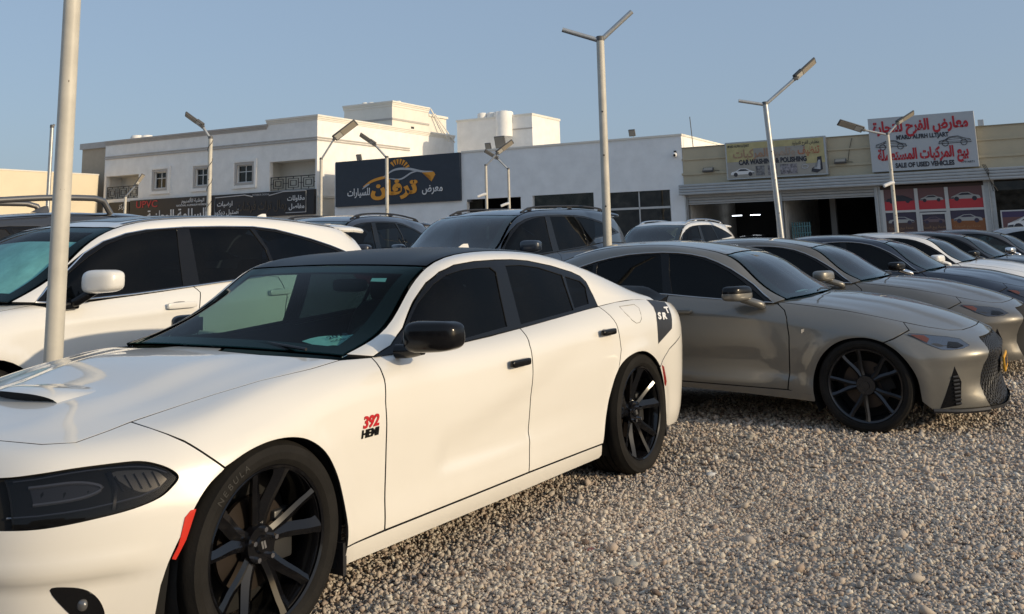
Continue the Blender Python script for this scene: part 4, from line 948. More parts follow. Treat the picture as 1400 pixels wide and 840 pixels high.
# ------------------------------------------------------------ street frontage: local axes s (right), d (back), z (up)
FP = Vector((14.5, 43, 0)); FA = R(-28)
FM = Matrix.Translation(FP) @ Matrix.Rotation(FA, 4, 'Z')
def bld(name, label, cat, s, d=0, group=None):
    o = empty(name, FM @ Vector((s, d, 0)), FA, label, cat, group); o['_s'] = s; return o
def wall(name, s0, s1, z0, z1, mat, parent, holes=(), d=0, t=.25, reveal=True, rmat=None):
    """front wall in the s-z plane with real openings and reveals (coordinates relative to the parent)"""
    ss = sorted({s0, s1, *[h[0] for h in holes], *[h[1] for h in holes]}); zs = sorted({z0, z1, *[h[2] for h in holes], *[h[3] for h in holes]})
    V = []; F = []
    def q(a, b, c, e): n = len(V); V.extend([a, b, c, e]); F.append((n, n+1, n+2, n+3))
    for a0, a1 in zip(ss, ss[1:]):
        for b0, b1 in zip(zs, zs[1:]):
            cx, cz = (a0+a1)/2, (b0+b1)/2
            if any(h[0] < cx < h[1] and h[2] < cz < h[3] for h in holes): continue
            q((a0, d, b0), (a1, d, b0), (a1, d, b1), (a0, d, b1))
    for h in holes:
        a0, a1, b0, b1 = h[:4]
        q((a0, d, b0), (a0, d, b1), (a0, d+t, b1), (a0, d+t, b0)); q((a1, d, b1), (a1, d, b0), (a1, d+t, b0), (a1, d+t, b1))
        q((a0, d, b1), (a1, d, b1), (a1, d+t, b1), (a0, d+t, b1)); q((a1, d, b0), (a0, d, b0), (a0, d+t, b0), (a1, d+t, b0))
    return mesh(name, V, F, mat, parent)
def fbox(name, s0, s1, d0, d1, z0, z1, mat, parent, bev=0):
    return box(name, s0, s1, d0, d1, z0, z1, mat, parent, bev)
def rel(parent, *s):
    b = parent['_s']; return [x-b for x in s]
def letters(parent, s, size, x, z, mat, d=-.01, depth=.012, bold=0, sx=1, name='lettering', align='CENTER', shear=0, fit=None):
    me = text_mesh(s, size, depth, bold, align, sx, shear); me.materials.append(mat)
    if fit:
        xs_ = [v.co.x for v in me.vertices]; k = fit/(max(xs_)-min(xs_)); c_ = (max(xs_)+min(xs_))/2
        for v in me.vertices: v.co.x = (v.co.x-c_)*k
    o = link(name, me, parent); o.location = (x, d, z); o.rotation_euler = (PI/2, 0, 0); return o
def plate(name, pts, mat, parent, d=-.01, t=.01):
    """flat shape in the s-z plane with a little thickness"""
    n = len(pts); V = [(p[0], d, p[1]) for p in pts]+[(p[0], d+t, p[1]) for p in pts]
    F = [tuple(range(n)), tuple(range(2*n-1, n-1, -1))]+[(i, i+n, (i+1) % n+n, (i+1) % n) for i in range(n)]
    bm = bmesh.new(); vs = [bm.verts.new(v) for v in V]
    for f in F: bm.faces.new([vs[i] for i in f])
    bmesh.ops.triangulate(bm, faces=[f for f in bm.faces if len(f.verts) > 4])
    return bm_obj(name, bm, mat, parent)
def outline_car(parent, x, z, w, mats, d=-.012, flip=1, kind='sedan', name='car_picture'):
    """small printed car picture: body, glass, wheels as flat print"""
    prof_ = [(-1, .10), (-.98, .26), (-.62, .36), (-.30, .56), (.22, .58), (.58, .38), (.90, .32), (1, .22), (1, .08)]
    if kind == 'suv': prof_ = [(-1, .10), (-.98, .34), (-.66, .44), (-.40, .70), (.60, .72), (.86, .46), (.98, .40), (1, .10)]
    g = [(-.52, .36), (-.26, .51), (.18, .53), (.46, .37)] if kind == 'sedan' else [(-.56, .44), (-.34, .65), (.54, .67), (.74, .45)]
    h = w/2
    o = plate(name, [(x+flip*a*h, z+b*h) for a, b in prof_][::flip], mats[0], parent, d, .004)
    plate('print_detail', [(x+flip*a*h, z+b*h) for a, b in g][::flip], mats[1], o, d-.003, .003)
    for wx in (-.62, .60):
        plate('print_detail', [(x+flip*wx*h+.17*h*math.cos(k*PI/6), z+.10*h+.17*h*math.sin(k*PI/6)) for k in range(12)], mats[1], o, d-.003, .003)
    plate('print_detail', [(x+flip*a*h, z+b*h) for a, b in ((-.99, .12), (-.97, .20), (-.78, .22), (-.80, .12))][::flip], mats[1], o, d-.003, .003)
    return o
M_cream = simple('cream_render', (.78, .74, .66), .85, var=.05, vscale=1.2, bump=.1, bscale=25)
M_white = simple('white_render', (.85, .83, .79), .85, var=.07, vscale=1.6, bump=.1, bscale=25)
M_greywall = simple('pale_grey_render', (.84, .85, .85), .85, var=.07, vscale=1.3, bump=.08, bscale=25)
M_trim = simple('moulding_paint', (.46, .43, .40), .8, var=.06)
M_yellow = simple('yellow_render', (.76, .67, .50), .88, var=.05, vscale=.7, bump=.1, bscale=20)
M_beige = simple('beige_panel_paint', (.50, .43, .30), .6, var=.06, vscale=1.5)
M_shutter = simple('grey_shutter_steel', (.42, .43, .43), .45, .3, var=.08, vscale=3)
M_alu = simple('white_aluminium', (.55, .55, .54), .4, .1)
M_navy = simple('dark_sign_panel', (.022, .032, .048), .5, var=.1)
M_blacksign = simple('black_sign_panel', (.014, .014, .018), .5)
M_orange = simple('sign_orange', (.75, .32, .03), .5); M_signwhite = simple('sign_white', (.72, .72, .72), .5)
M_signgrey = simple('sign_silver', (.45, .46, .48), .4); M_signred = simple('sign_red', (.45, .02, .03), .5)
M_signdark = simple('sign_dark_print', (.03, .03, .04), .5)
M_iron = simple('wrought_iron', (.03, .028, .026), .6)
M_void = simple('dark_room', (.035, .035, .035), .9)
M_galv = simple('galvanised_steel', (.45, .46, .46), .42, .6, var=.1, vscale=8)
M_poleW = simple('white_pole_paint', (.56, .53, .46), .5, var=.12, vscale=5, bump=.05, bscale=60)
M_lampgrey = simple('street_lamp_grey', (.10, .10, .10), .5); M_lampface = simple('lamp_face', (.38, .34, .28), .3)
def shopglass(name, col, refl=.5):
    return glass(name, col, refl, .06)
G_shop = shopglass('shop_front_glass', (.13, .17, .17), .7)
G_green = shopglass('green_shop_glass', (.20, .30, .24), .7)

def window_unit(p, s0, s1, z0, z1, d=0):
    """moulded surround, recessed frame, panes"""
    w = 0; f = None
    ow = .30
    def ring(name, a0, a1, b0, b1, t, d0, d1, mat, par):
        bm = bmesh.new()
        for (x0, x1, y0, y1) in ((a0, a1, b1-t, b1), (a0, a1, b0, b0+t), (a0, a0+t, b0+t, b1-t), (a1-t, a1, b0+t, b1-t)): bbox_bm(bm, x0, x1, d0, d1, y0, y1)
        return bm_obj(name, bm, mat, par)
    w = ring('window', s0-.35, s1+.35, z0-.35, z1+.35, .18, d-.10, d-.001, M_white, p)
    ring('window_surround', s0-.12, s1+.12, z0-.12, z1+.12, .12, d-.06, d+.0, M_trim, w)
    ring('window_frame', s0, s1, z0, z1, .06, d+.10, d+.16, M_alu, w)
    fbox('mullion', (s0+s1)/2-.03, (s0+s1)/2+.03, d+.10, d+.155, z0+.06, z1-.06, M_alu, w)
    zt = z0+(z1-z0)*.62
    fbox('transom', s0+.06, s1-.06, d+.105, d+.15, zt-.025, zt+.025, M_alu, w)
    for a, b in ((s0+.06, (s0+s1)/2-.03), ((s0+s1)/2+.03, s1-.06)):
        for c, e in ((z0+.06, zt-.025), (zt+.025, z1-.06)): fbox('pane', a, b, d+.125, d+.135, c, e, G_shop, w)
    return w
def railing(p, s0, s1, z0, z1, n, d):
    bm = bmesh.new()
    def bar(a, b, c, e, t=.022): bbox_bm(bm, a, b, d-t, d+t, c, e)
    bar(s0, s1, z1-.05, z1); bar(s0, s1, z0, z0+.04)
    w = (s1-s0)/n
    for i in range(n):
        a = s0+i*w; b = a+w
        bar(a, a+.03, z0, z1); h = z1-z0
        for k in (.16, .30):
            x0, x1, y0, y1 = a+w*k, b-w*k, z0+h*k, z1-h*k
            bar(x0, x1, y0, y0+.03); bar(x0, x1, y1-.03, y1); bar(x0, x0+.03, y0, y1); bar(x1-.03, x1, y0, y1)
        bar(a+w*.5-.015, a+w*.5+.015, z0, z0+h*.16); bar(a+w*.5-.015, a+w*.5+.015, z1-h*.16, z1)
        bar(a, a+w*.16, z0+h*.5-.015, z0+h*.5+.015); bar(b-w*.16, b, z0+h*.5-.015, z0+h*.5+.015)
    bar(s1-.03, s1, z0, z1)
    return bm_obj('balcony_railing', bm, M_iron, p)
def parapet(p, s0, s1, d0, d1, z, mat, h=.30, out=.14, name='cornice'):
    """stepped cornice running round the front and the right-hand side"""
    bm = bmesh.new()
    for k, (o, a, b) in enumerate(((out, z-.10, z), (out*.6, z-.20, z-.10), (out*.3, z-h, z-.20))):
        bbox_bm(bm, s0, s1+o, d0-o, d0+.3, a, b); bbox_bm(bm, s1-.3, s1+o, d0+.3, d1, a, b)
    return bm_obj(name, bm, mat, p)
def tank(p, s, d, z, r, h, name='water_tank'):
    o = lathe(name, [(0, 0), (r, 0), (r, h*.8), (r*.8, h*.95), (r*.35, h), (0, h)], M_white, p, 24, axis='z'); o.location = (s, d, z); return o

def buildings():
    # yellow wall building, far left: its right-hand flank is in the sun
    b = bld('yellow_building', 'plain yellow flat-roofed building at the left end of the street', 'building', -47.6, -7.5)
    fbox('wall', -14, 0, 0, 7.2, 0, 6.6, M_yellow, b); fbox('parapet_cap', -14.03, .03, -.03, 7.23, 6.6, 6.68, M_cream, b)
    # brown-grey building behind the corner
    b = bld('tan_building', 'tan building with dark cornice behind the yellow building', 'building', -47.45, .6)
    fbox('wall', -3, -.05, 0, 9, 0, 8.55, simple('tan_render', (.46, .37, .27), .85, var=.06), b); fbox('cornice', -3.1, -.04, -.15, 9, 8.55, 8.95, M_trim, b)
    fbox('window_ledge', -2.6, -1.3, -.12, -.002, 6.75, 6.83, M_trim, b)
    # white two-storey building
    b = bld('white_building', 'white two-storey building with square moulded windows and a long roofline', 'building', -29.42, 0)
    W0 = -17.98
    wins = [(-13.25, -12.18), (-9.62, -8.6), (-6.17, -4.93)]
    holes = [(a, c, 5.46, 6.52) for a, c in wins]+[(-17.80, -14.72, 4.98, 6.50), (-3.6, -.13, 4.83, 6.56)]
    wall('wall', W0, 0, 0, 8.62, M_greywall if False else M_white, b, holes, t=.3)
    mesh('flank_wall', [(0, 0, 0), (0, 15.2, 0), (0, 15.2, 8.9), (0, 0, 8.9), (W0, 15.2, 0), (W0, 15.2, 8.6), (W0, 0, 0), (W0, 0, 8.6)], [(0, 1, 2, 3), (1, 4, 5, 2), (4, 6, 7, 5)], M_white, b)
    mesh('roof', [(W0, .3, 8.55), (0, .3, 8.55), (0, 15.2, 8.55), (W0, 15.2, 8.55)], [(0, 1, 2, 3)], M_cream, b)
    parapet(b, W0, -3.9, 0, .4, 8.86, M_trim); parapet(b, -3.86, 0, 0, 15.2, 9.12, M_cream)
    fbox('parapet_wall', -3.86, -.001, .001, .3, 8.62, 8.83, M_white, b)
    bm = bmesh.new()
    for z in (7.62, 7.76): bbox_bm(bm, W0, .07, -.07, -.001, z, z+.07); bbox_bm(bm, .001, .07, -.001, 9.5, z, z+.07)
    bm_obj('string_course', bm, M_trim, b)
    bm = bmesh.new(); bbox_bm(bm, .001, .12, 0, 15.2, 4.28, 4.42); bbox_bm(bm, .001, .06, 0, 15.2, 0, 4.28); bm_obj('side_ledge', bm, M_cream, b)
    for a, c in wins: window_unit(b, a, c, 5.46, 6.52)
    for (a, c, z0, z1, n) in ((-17.80, -14.72, 4.98, 6.50, 3), (-3.6, -.13, 4.83, 6.56, 3)):
        bm = bmesh.new(); bbox_bm(bm, a-.4, c+.1, 1.4, 1.5, z0-.3, z1+.3); bbox_bm(bm, a-.5, a-.4, .3, 1.4, z0-.3, z1+.3); bbox_bm(bm, a-.4, c+.1, .3, 1.4, z0-.3, z0-.001)
        bbox_bm(bm, a-.4, c+.1, .3, 1.4, z1+.001, z1+.3)
        bm_obj('balcony_recess', bm, M_cream, b)
        w = fbox('window', c-.95, c-.15, 1.32, 1.399, z0+.3, z1-.35, M_alu, b)
        for k in (0, 1): fbox('pane', c-.90+k*.39, c-.55+k*.39, 1.30, 1.318, z0+.36, z1-.41, G_shop, w)
        railing(b, a, c, z0, z0+.82, n, .12)
    for s, d in ((-16.4, 1.2), (-15.9, 1.6), (-12.8, 1.5)): tank(b, s, d, 8.55, .42, .72 if s < -13 else .5)
    # arched stair window bay on the flank
    o = fbox('stair_bay', .001, .5, 9.5, 12.6, 4.4, 7.0, M_cream, b)
    # roof tower
    t = bld('roof_tower', 'cream stair tower with cornice and ladder above the white building', 'building', -29.74, 8)
    fbox('wall', -3.95, 0, 0, 4.4, 8.56, 10.6, M_cream, t); parapet(t, -4.0, 0, 0, 4.4, 10.87, M_cream, .34, .16); fbox('band', -4.0, .06, -.06, 4.4, 9.62, 9.74, M_trim, t)
    fbox('rear_wing', -2.6, -.06, 4.42, 6.8, 8.56, 10.3, M_cream, t); fbox('rear_wing_cap', -2.7, .05, 4.41, 6.9, 10.3, 10.46, M_cream, t)
    tube('ladder', [(.12, 4.5, 10.8), (.5, 6.2, 8.6)], .05, M_cream, t, 6); tube('ladder', [(.12, 5.0, 10.5), (.5, 7.0, 8.6)], .05, M_cream, t, 6)
    fbox('vent', .001, .05, 2.2, 2.5, 9.0, 9.35, M_iron, t)
    for k, s in enumerate((-2.6, -2.2, -1.5, -.9, -.4)): tank(t, s, .5+.2*k, 10.85, .18+.06*(k % 2), .2, 'roof_vent')
    # second block behind the grey building
    t = bld('rear_white_block', 'plain white block with water tank standing behind the grey building', 'building', -21.44, 12)
    fbox('wall', -5.75, 0, 0, 4.2, 0, 9.6, M_white, t); fbox('parapet_cap', -5.8, .05, -.05, 4.25, 9.6, 9.74, M_cream, t); fbox('band', -1.5, .02, -.04, -.001, 8.72, 8.80, M_trim, t)
    tk = tank(t, -1.95, -.25, 8.3, .55, 1.75); 
    for k, (s, d) in enumerate(((-4.2, .8), (-3.6, 1.0), (-3.0, .9), (-2.4, 1.2))): tank(t, s, d, 9.7, .33, .5, 'roof_vent')
    fbox('parapet_block', -.6, .01, -.06, -.002, 7.0, 7.3, M_cream, t)
    # grey showroom
    b = bld('grey_showroom', 'long pale grey showroom with dark shopfront openings below', 'building', -7.42, 0)
    ops = [(-11.95, -8.72, .3, 3.72), (-8.05, -4.65, .3, 3.74), (-3.93, -.70, .3, 3.68)]
    wall('wall', -20.7, 0, 0, 6.2, M_greywall, b, ops, t=.3)
    mesh('flank_wall', [(0, 0, 0), (0, 14, 0), (0, 14, 6.2), (0, 0, 6.2)], [(0, 1, 2, 3)], M_white, b)
    mesh('roof', [(-20.7, .3, 5.9), (0, .3, 5.9), (0, 14, 5.9), (-20.7, 14, 5.9)], [(0, 1, 2, 3)], M_cream, b)
    bm = bmesh.new(); bbox_bm(bm, -12.2, .05, -.06, .25, 6.2, 6.29); bbox_bm(bm, -.15, .05, .25, 14, 6.2, 6.29); bm_obj('parapet_cap', bm, M_cream, b)
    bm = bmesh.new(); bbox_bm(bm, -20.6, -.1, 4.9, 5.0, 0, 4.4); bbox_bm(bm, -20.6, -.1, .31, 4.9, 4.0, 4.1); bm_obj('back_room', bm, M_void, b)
    bm = bmesh.new()
    for k in range(9): bbox_bm(bm, -6.7+k*.2, -6.56+k*.2, 1.4, 1.5, .3, 3.6)
    bm_obj('interior_slats', bm, simple('warm_timber', (.30, .17, .07), .6), b)
    for (a, c, z0, z1), g in zip(ops[1:], (G_green, G_shop)):
        w = fbox('shop_window', a, c, .10, .16, 2.82, 2.92, M_alu, b)
        for x in (a, a+(c-a)/2-.03, c-.06): fbox('window_frame', x, x+.06, .10, .16, z0, z1, M_alu, w) if x != a+(c-a)/2-.03 or g is G_shop else None
        fbox('pane', a+.06, c-.06, .12, .13, 2.92, z1, g, w); fbox('pane', a+.06, c-.06, .12, .13, z0, 2.82, g, w)
    # beige shop row
    b = bld('beige_shop_row', 'beige panelled shop row with roller shutters and a glazed showroom', 'building', 0, 0)
    z = 5.58
    for k, (z0, z1) in enumerate(((5.05, 5.58), (4.36, 5.03), (3.80, 4.34))):
        fbox('cladding_panel', -7.40, 18, .0-.02*k, .30, z0, z1, M_beige, b)
    fbox('cladding_trim', -7.46, 18, -.10, .0, 4.30, 4.40, M_beige, b); fbox('cladding_trim', -7.44, 18, -.07, .0, 5.0, 5.07, M_beige, b)
    fbox('roof_edge', -7.42, 18, -.04, .34, 5.581, 5.62, simple('roof_edge_metal', (.30, .26, .18), .5), b)
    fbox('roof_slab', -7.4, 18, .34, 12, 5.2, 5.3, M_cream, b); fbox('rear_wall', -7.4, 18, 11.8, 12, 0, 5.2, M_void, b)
    for k in range(4): fbox('fascia_rib', -7.52, 18, -.55+.01*k, .0, 3.36+.125*k, 3.475+.125*k, M_shutter, b, .02)
    pil = [(-7.42, -7.28), (-3.22, -2.90), (1.05, 1.30), (5.33, 5.72), (11, 11.3)]
    for a, c in pil:
        fbox('pillar', a, c, .0, .35, 0, 3.36, M_galv, b)
        tube('pipe', [((a+c)/2, -.06, 0), ((a+c)/2, -.06, 3.34)], .03, M_galv, b, 8)
    for a, c in ((-7.28, -3.22), (-2.90, 1.05)):
        o = fbox('roller_shutter', a, c, .02, .20, 3.24, 3.36, M_shutter, b)
        fbox('shutter_slat', a+.002, c-.002, .03, .10, 3.11, 3.23, M_shutter, o, .02); fbox('shutter_slat', a+.002, c-.002, .035, .10, 2.98, 3.10, M_shutter, o, .02)
        fbox('shutter_slat', a+.002, c-.002, .04, .10, 2.92, 2.97, M_shutter, o)
    for a, c in ((-7.28, -3.22), (-2.90, 1.05)):
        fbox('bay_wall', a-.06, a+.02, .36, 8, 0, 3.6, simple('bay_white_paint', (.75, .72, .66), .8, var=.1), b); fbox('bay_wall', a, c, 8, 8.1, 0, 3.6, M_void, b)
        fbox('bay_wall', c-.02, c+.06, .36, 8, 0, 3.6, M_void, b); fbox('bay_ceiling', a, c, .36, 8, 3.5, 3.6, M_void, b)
    fbox('inner_column', -1.3, -1.05, 2.5, 2.8, 0, 3.5, simple('column_grey', (.25, .24, .23), .8), b)
    bm = bmesh.new()
    for k in range(8): bbox_bm(bm, -2.75+k*.11, -2.70+k*.11, .9, .93, 0, 1.95, M=Matrix.Identity(4))
    for k in range(6):
        bbox_bm(bm, -2.75, -1.9, .88, .9, .25+k*.3, .29+k*.3)
    bm_obj('folding_gate', bm, simple('teal_gate_paint', (.10, .24, .26), .5), b)
    for s in (-6.9, -5.95):
        o = fbox('ceiling_tube_light', s, s+.50, 6, 6.06, 2.44, 2.48, simple('lit_tube', (.8, .8, .8), .5, emit=((.85, .92, 1), 5)), b)
    # glazed front: three by two panes with printed film
    xs = [1.30, 2.72, 3.90, 5.33]; fw = .10
    film = dict(red=simple('red_window_film', (.50, .035, .045), .35), brown=simple('brown_window_film', (.085, .05, .045), .35), rust=simple('rust_window_film', (.25, .09, .03), .4), mauve=simple('mauve_window_film', (.15, .07, .07), .35), dusk=simple('dusk_window_film', (.05, .04, .07), .35))
    fr = fbox('glazed_front', 1.30, 5.33, .04, .12, 3.18, 3.30, simple('brown_header', (.06, .04, .035), .6), b)
    for x in xs: fbox('window_post', x-(0 if x < 2 else .07), x+(.13 if x < 2 else .07) if x < 5 else x, .0, .12, 0, 3.18, M_alu, fr)
    fbox('window_rail', 1.43, 5.26, .01, .11, 2.20, 2.29, M_alu, fr)
    fbox('door_frame', 2.80, 3.83, -.01, .02, 2.08, 2.16, M_alu, fr); fbox('door_frame', 2.80, 2.88, -.01, .02, 0, 2.08, M_alu, fr); fbox('door_frame', 3.76, 3.83, -.01, .02, 0, 2.08, M_alu, fr)
    silver = simple('print_silver', (.38, .38, .37), .5)
    cells = list(zip([1.43, 2.79, 3.97], [2.65, 3.83, 5.26]))
    for k, (a, c) in enumerate(cells):
        p = fbox('pane', a, c, .05, .07, 2.29, 3.18, film['mauve'], fr)
        fbox('window_film', a+.002, c-.002, .044, .049, 2.29, 2.68, film['red'], p)
        outline_car(p, (a+c)/2, 2.62, (c-a)*.86, (silver if k else M_signdark, M_signdark), .040, 1 if k else -1, 'sedan')
        p = fbox('pane', a, c, .05, .07, 0, 2.20, film['dusk'], fr)
        fbox('window_film', a+.002, c-.002, .044, .049, 0, 1.86, film['rust'] if k == 2 else film['brown'], p)
        outline_car(p, (a+c)/2, 1.72, (c-a)*.84, (silver if k != 1 else simple('print_mauve', (.16, .11, .12), .5), film['dusk']), .040, -1 if k == 0 else 1, 'sedan')
        for j, (tx, sz) in enumerate((('خدمة بيع السيارات', .15), ('جميع أنواع السيارات', .16), ('شراء وبيع', .17))):
            letters(p, arab(tx.replace('ء', '')), sz, (a+c)/2+.1*(j-1), 1.55-.24*j, simple('print_gold', (.34, .20, .10), .5), .042, .001)
    p = fbox('dark_shop_glass', 5.72, 11, .05, .09, 0, 3.3, G_shop, b); fbox('shop_back_wall', 5.72, 11, 2.5, 2.6, 0, 3.4, simple('teal_dark_wall', (.03, .05, .05), .8), b)
    # hanging poster on the right
    t = bld('poster_board', 'framed red and purple poster showing a white saloon at the right edge', 'sign', 5.85, -.25)
    fbox('board', 0, 2.6, 0, .05, .98, 2.13, M_alu, t); fbox('print', .05, 2.55, -.004, -.001, 1.03, 2.08, film['mauve'], t); fbox('print', .05, 2.55, -.008, -.005, 1.03, 1.42, film['red'], t); fbox('print', .05, 2.55, -.008, -.005, 1.85, 2.08, simple('print_violet', (.06, .04, .10), .5), t)
    outline_car(t, 1.25, 1.32, 2.1, (M_signwhite, M_signdark), -.014)

def added_far_row():
    # low building row added unseen behind the camera to darken reflections in car sides
    o = empty('added_building_row', (-12, -24, 0), R(-28), 'plain low building row behind the camera, added to darken car reflections', 'building')
    m = simple('added_row_render', (.30, .27, .23), .85, var=.1, vscale=.5)
    for k, (a, c, h) in enumerate(((-34, -16, 6.2), (-15.9, 2, 5.4), (2.1, 18, 6.8), (18.1, 30, 5.6))):
        fbox('wall', a, c, -8, 0, 0, h, m, o)
        n = int((c-a)/4)
        for j in range(n): fbox('shutter', a+.6+j*4, a+3.6+j*4, .001, .05, 0, 3.1, M_void if j % 2 else M_galv, o)
def signs():
    # dark sign over the navy shop
    t = bld('navy_shop_front', 'low shop with dark glass front beneath the navy sign box', 'building', -27.9, .3)
    fbox('side_pier', .45, 1.0, 0, .4, 0, 3.75, M_blacksign, t); fbox('side_pier', 4.1, 4.75, 0, .4, 0, 3.75, M_blacksign, t); fbox('side_pier', 7.75, 8.0, 0, .4, 0, 6.2, M_blacksign, t)
    fbox('roof', 0, 8.2, .4, 12, 5.9, 6.1, M_cream, t); fbox('side_wall', 0, .12, .4, 12, 0, 6.0, M_white, t)
    for a, c in ((1.0, 4.1), (4.75, 7.75)):
        w = fbox('shop_window', a, c, .1, .16, 3.62, 3.75, M_signgrey, t); fbox('pane', a, c, .12, .13, 0, 3.62, G_green, w)
    fbox('interior_back_wall', 0.2, 7.9, 2.4, 2.5, 0, 3.8, simple('pale_tiled_wall', (.30, .31, .28), .7, var=.2, vscale=8), t)
    for x, kk in ((1.6, 'sedan'), (3.2, 'suv'), (5.5, 'sedan'), (6.6, 'suv'), (7.3, 'suv')): outline_car(t, x, 2.68, 1.0, (M_signdark, silverish()), 2.33, 1, kk, 'wall_picture')
    s = bld('navy_sign', 'large navy sign with an orange and silver car outline', 'sign', -27.96, -.15)
    w = 8.3; fbox('sign_box', 0, w, 0, .44, 3.68, 6.23, M_navy, s)
    fbox('return_panel', w-.01, w+.5, .20, .44, 3.6, 6.1, simple('sign_return_grey', (.12, .12, .13), .5), s)
    def L(px): return px
    # logo: arched car outline, sun rays, lettering
    def ribbon(name, P, wd, mat, d=-.012):
        P = cr(P, 8); n = len(P); up = []; dn = []
        for i, p in enumerate(P):
            a = np.array(P[max(i-1, 0)]); c = np.array(P[min(i+1, n-1)]); t_ = (c-a)/max(np.linalg.norm(c-a), 1e-6); q = np.array((-t_[1], t_[0]))
            w_ = wd*math.sin(PI*(i+.6)/(n+.2))**.6; up.append(tuple(np.array(p)+q*w_/2)); dn.append(tuple(np.array(p)-q*w_/2))
        V = [(x, d, z) for x, z in up]+[(x, d, z) for x, z in dn]; F = [(i, i+n, i+n+1, i+1) for i in range(n-1)]
        return mesh(name, V, F, mat, s)
    ribbon('logo_line', [(1.95, 4.72), (2.6, 5.02), (3.4, 5.18), (3.6, 5.2)], .16, M_orange)
    ribbon('logo_line', [(3.3, 5.18), (4.1, 5.55), (5.0, 5.55), (5.9, 5.36), (6.6, 5.32)], .13, M_signgrey, -.014)
    ribbon('logo_line', [(3.7, 5.10), (4.5, 5.02), (5.2, 5.32), (5.7, 5.40)], .09, M_signgrey, -.016)
    ribbon('logo_line', [(1.9, 4.6), (2.2, 4.78), (2.4, 4.85)], .10, M_signgrey, -.018)
    plate('logo_line', [(5.9, 5.30), (6.65, 5.30), (6.75, 5.15), (6.5, 4.78), (6.45, 5.1)], M_orange, s, -.014, .01)
    for k in range(7):
        a = R(128-k*17); c0 = (4.35, 5.42); r0, r1 = .42, .72
        plate('logo_ray', [(c0[0]+r0*1.1*math.cos(a+.05), c0[1]+r0*math.sin(a+.05)), (c0[0]+r0*1.1*math.cos(a-.05), c0[1]+r0*math.sin(a-.05)), (c0[0]+r1*1.1*math.cos(a-.10), c0[1]+r1*math.sin(a-.10)), (c0[0]+r1*1.1*math.cos(a+.10), c0[1]+r1*math.sin(a+.10))], M_orange, s, -.014, .01)
    letters(s, arab('ترفان'), 1.05, 4.05, 4.55, M_orange, -.02, .015, .055, fit=3.1)
    letters(s, arab('للسيارات'), .56, 1.65, 4.42, M_signwhite, -.02, .01, .006, fit=1.55)
    letters(s, arab('معرض'), .60, 6.55, 4.42, M_signwhite, -.02, .01, .006, fit=1.3)
    # long black sign band under the white building
    s = bld('black_sign_band', 'long black shop sign with red and white lettering below the square windows', 'sign', -44.6, -.22)
    fbox('sign_box', 0, 7.25, 0, .20, 3.35, 4.80, M_blacksign, s)
    letters(s, 'UPVC', .62, 1.55, 4.48, M_signred, -.015, .01, .006, 1.25); letters(s, arab('الوطنية للألمنيوم'), .30, 5.6, 4.55, M_signwhite, -.015, .006)
    letters(s, 'NATIONAL ALUMINIUM WORKSHOP', .17, 5.6, 4.28, M_signwhite, -.015, .006); letters(s, arab('السلامة الوطنية'), .85, 4.2, 3.72, M_signwhite, -.015, .01, .01, fit=5.2)
    s = bld('black_outline_sign', 'black shop sign with white line frame below the right balcony', 'sign', -37.3, -.24)
    fbox('sign_box', 0, 7.85, 0, .22, 3.35, 4.79, M_blacksign, s)
    for L_ in (((.2, 3.5), (.2, 4.62), (2.6, 4.68), (3.2, 4.56)), ((4.5, 4.56), (5.6, 4.74), (7.3, 4.72), (7.3, 3.5), (5.8, 3.5))):
        tube('line_frame', [(a, -.02, c) for a, c in L_], .03, M_signgrey, s, 5)
    letters(s, arab('ارضيات'), .40, 1.0, 4.22, M_signwhite, -.015, .006, .004); letters(s, arab('استيل ديكور'), .40, 1.15, 3.72, M_signwhite, -.015, .006, .004)
    letters(s, arab('مقاولات'), .40, 6.55, 4.32, M_signwhite, -.015, .006, .004); letters(s, arab('مفاصل'), .40, 6.6, 3.85, M_signwhite, -.015, .006, .004)
    letters(s, arab('رمال تراث فرشات'), .72, 3.9, 3.98, simple('sign_dim_gold', (.07, .052, .035), .5), -.015, .008, .006, fit=3.9); letters(s, 'INTERIOR DESIGN', .16, 3.85, 4.64, M_signgrey, -.015, .004)
    s = bld('small_black_sign', 'small black shop sign under the left balcony', 'sign', -46.6, -.2)
    fbox('sign_box', 0, 1.9, 0, .18, 3.9, 4.75, M_blacksign, s); letters(s, arab('مركز'), .4, 1.3, 4.45, M_signwhite, -.015, .006)
    # car wash sign
    s = bld('car_wash_sign', 'faded yellow sign board reading CAR WASHING & POLISHING', 'sign', -5.23, -.35)
    yl = simple('faded_yellow_print', (.46, .40, .20), .6, var=.15); pg = simple('faded_grey_print', (.34, .32, .28), .6, var=.08)
    o = fbox('board', 0, 4.5, 0, .30, 3.96, 5.66, M_galv, s); fbox('print', .06, 4.42, -.006, -.001, 4.02, 5.60, pg, s)
    fbox('print', .06, 1.3, -.010, -.007, 4.75, 5.60, yl, s); fbox('print', 1.3, 4.42, -.010, -.007, 5.32, 5.60, yl, s); fbox('print', 3.6, 4.42, -.012, -.011, 4.5, 5.32, yl, s)
    letters(s, "M'ARD ALFRH LLTJART", .15, .62, 5.46, M_signdark, -.015, .002, .003, fit=1.0); letters(s, arab('معارض الفرح للتجارة'), .2, 3.65, 5.42, M_signdark, -.015, .002, .003, fit=1.15)
    letters(s, arab('المركبات'), .50, 1.15, 5.08, simple('faded_pink_print', (.36, .22, .14), .6), -.016, .003, .014, fit=1.6); letters(s, arab('وتلميع'), .50, 2.6, 5.08, simple('faded_rose_print', (.36, .28, .22), .6), -.016, .003, .014, fit=1.1); letters(s, arab('تنظيف'), .50, 3.75, 5.08, simple('faded_red_print', (.42, .17, .09), .6), -.016, .003, .014, fit=.95)
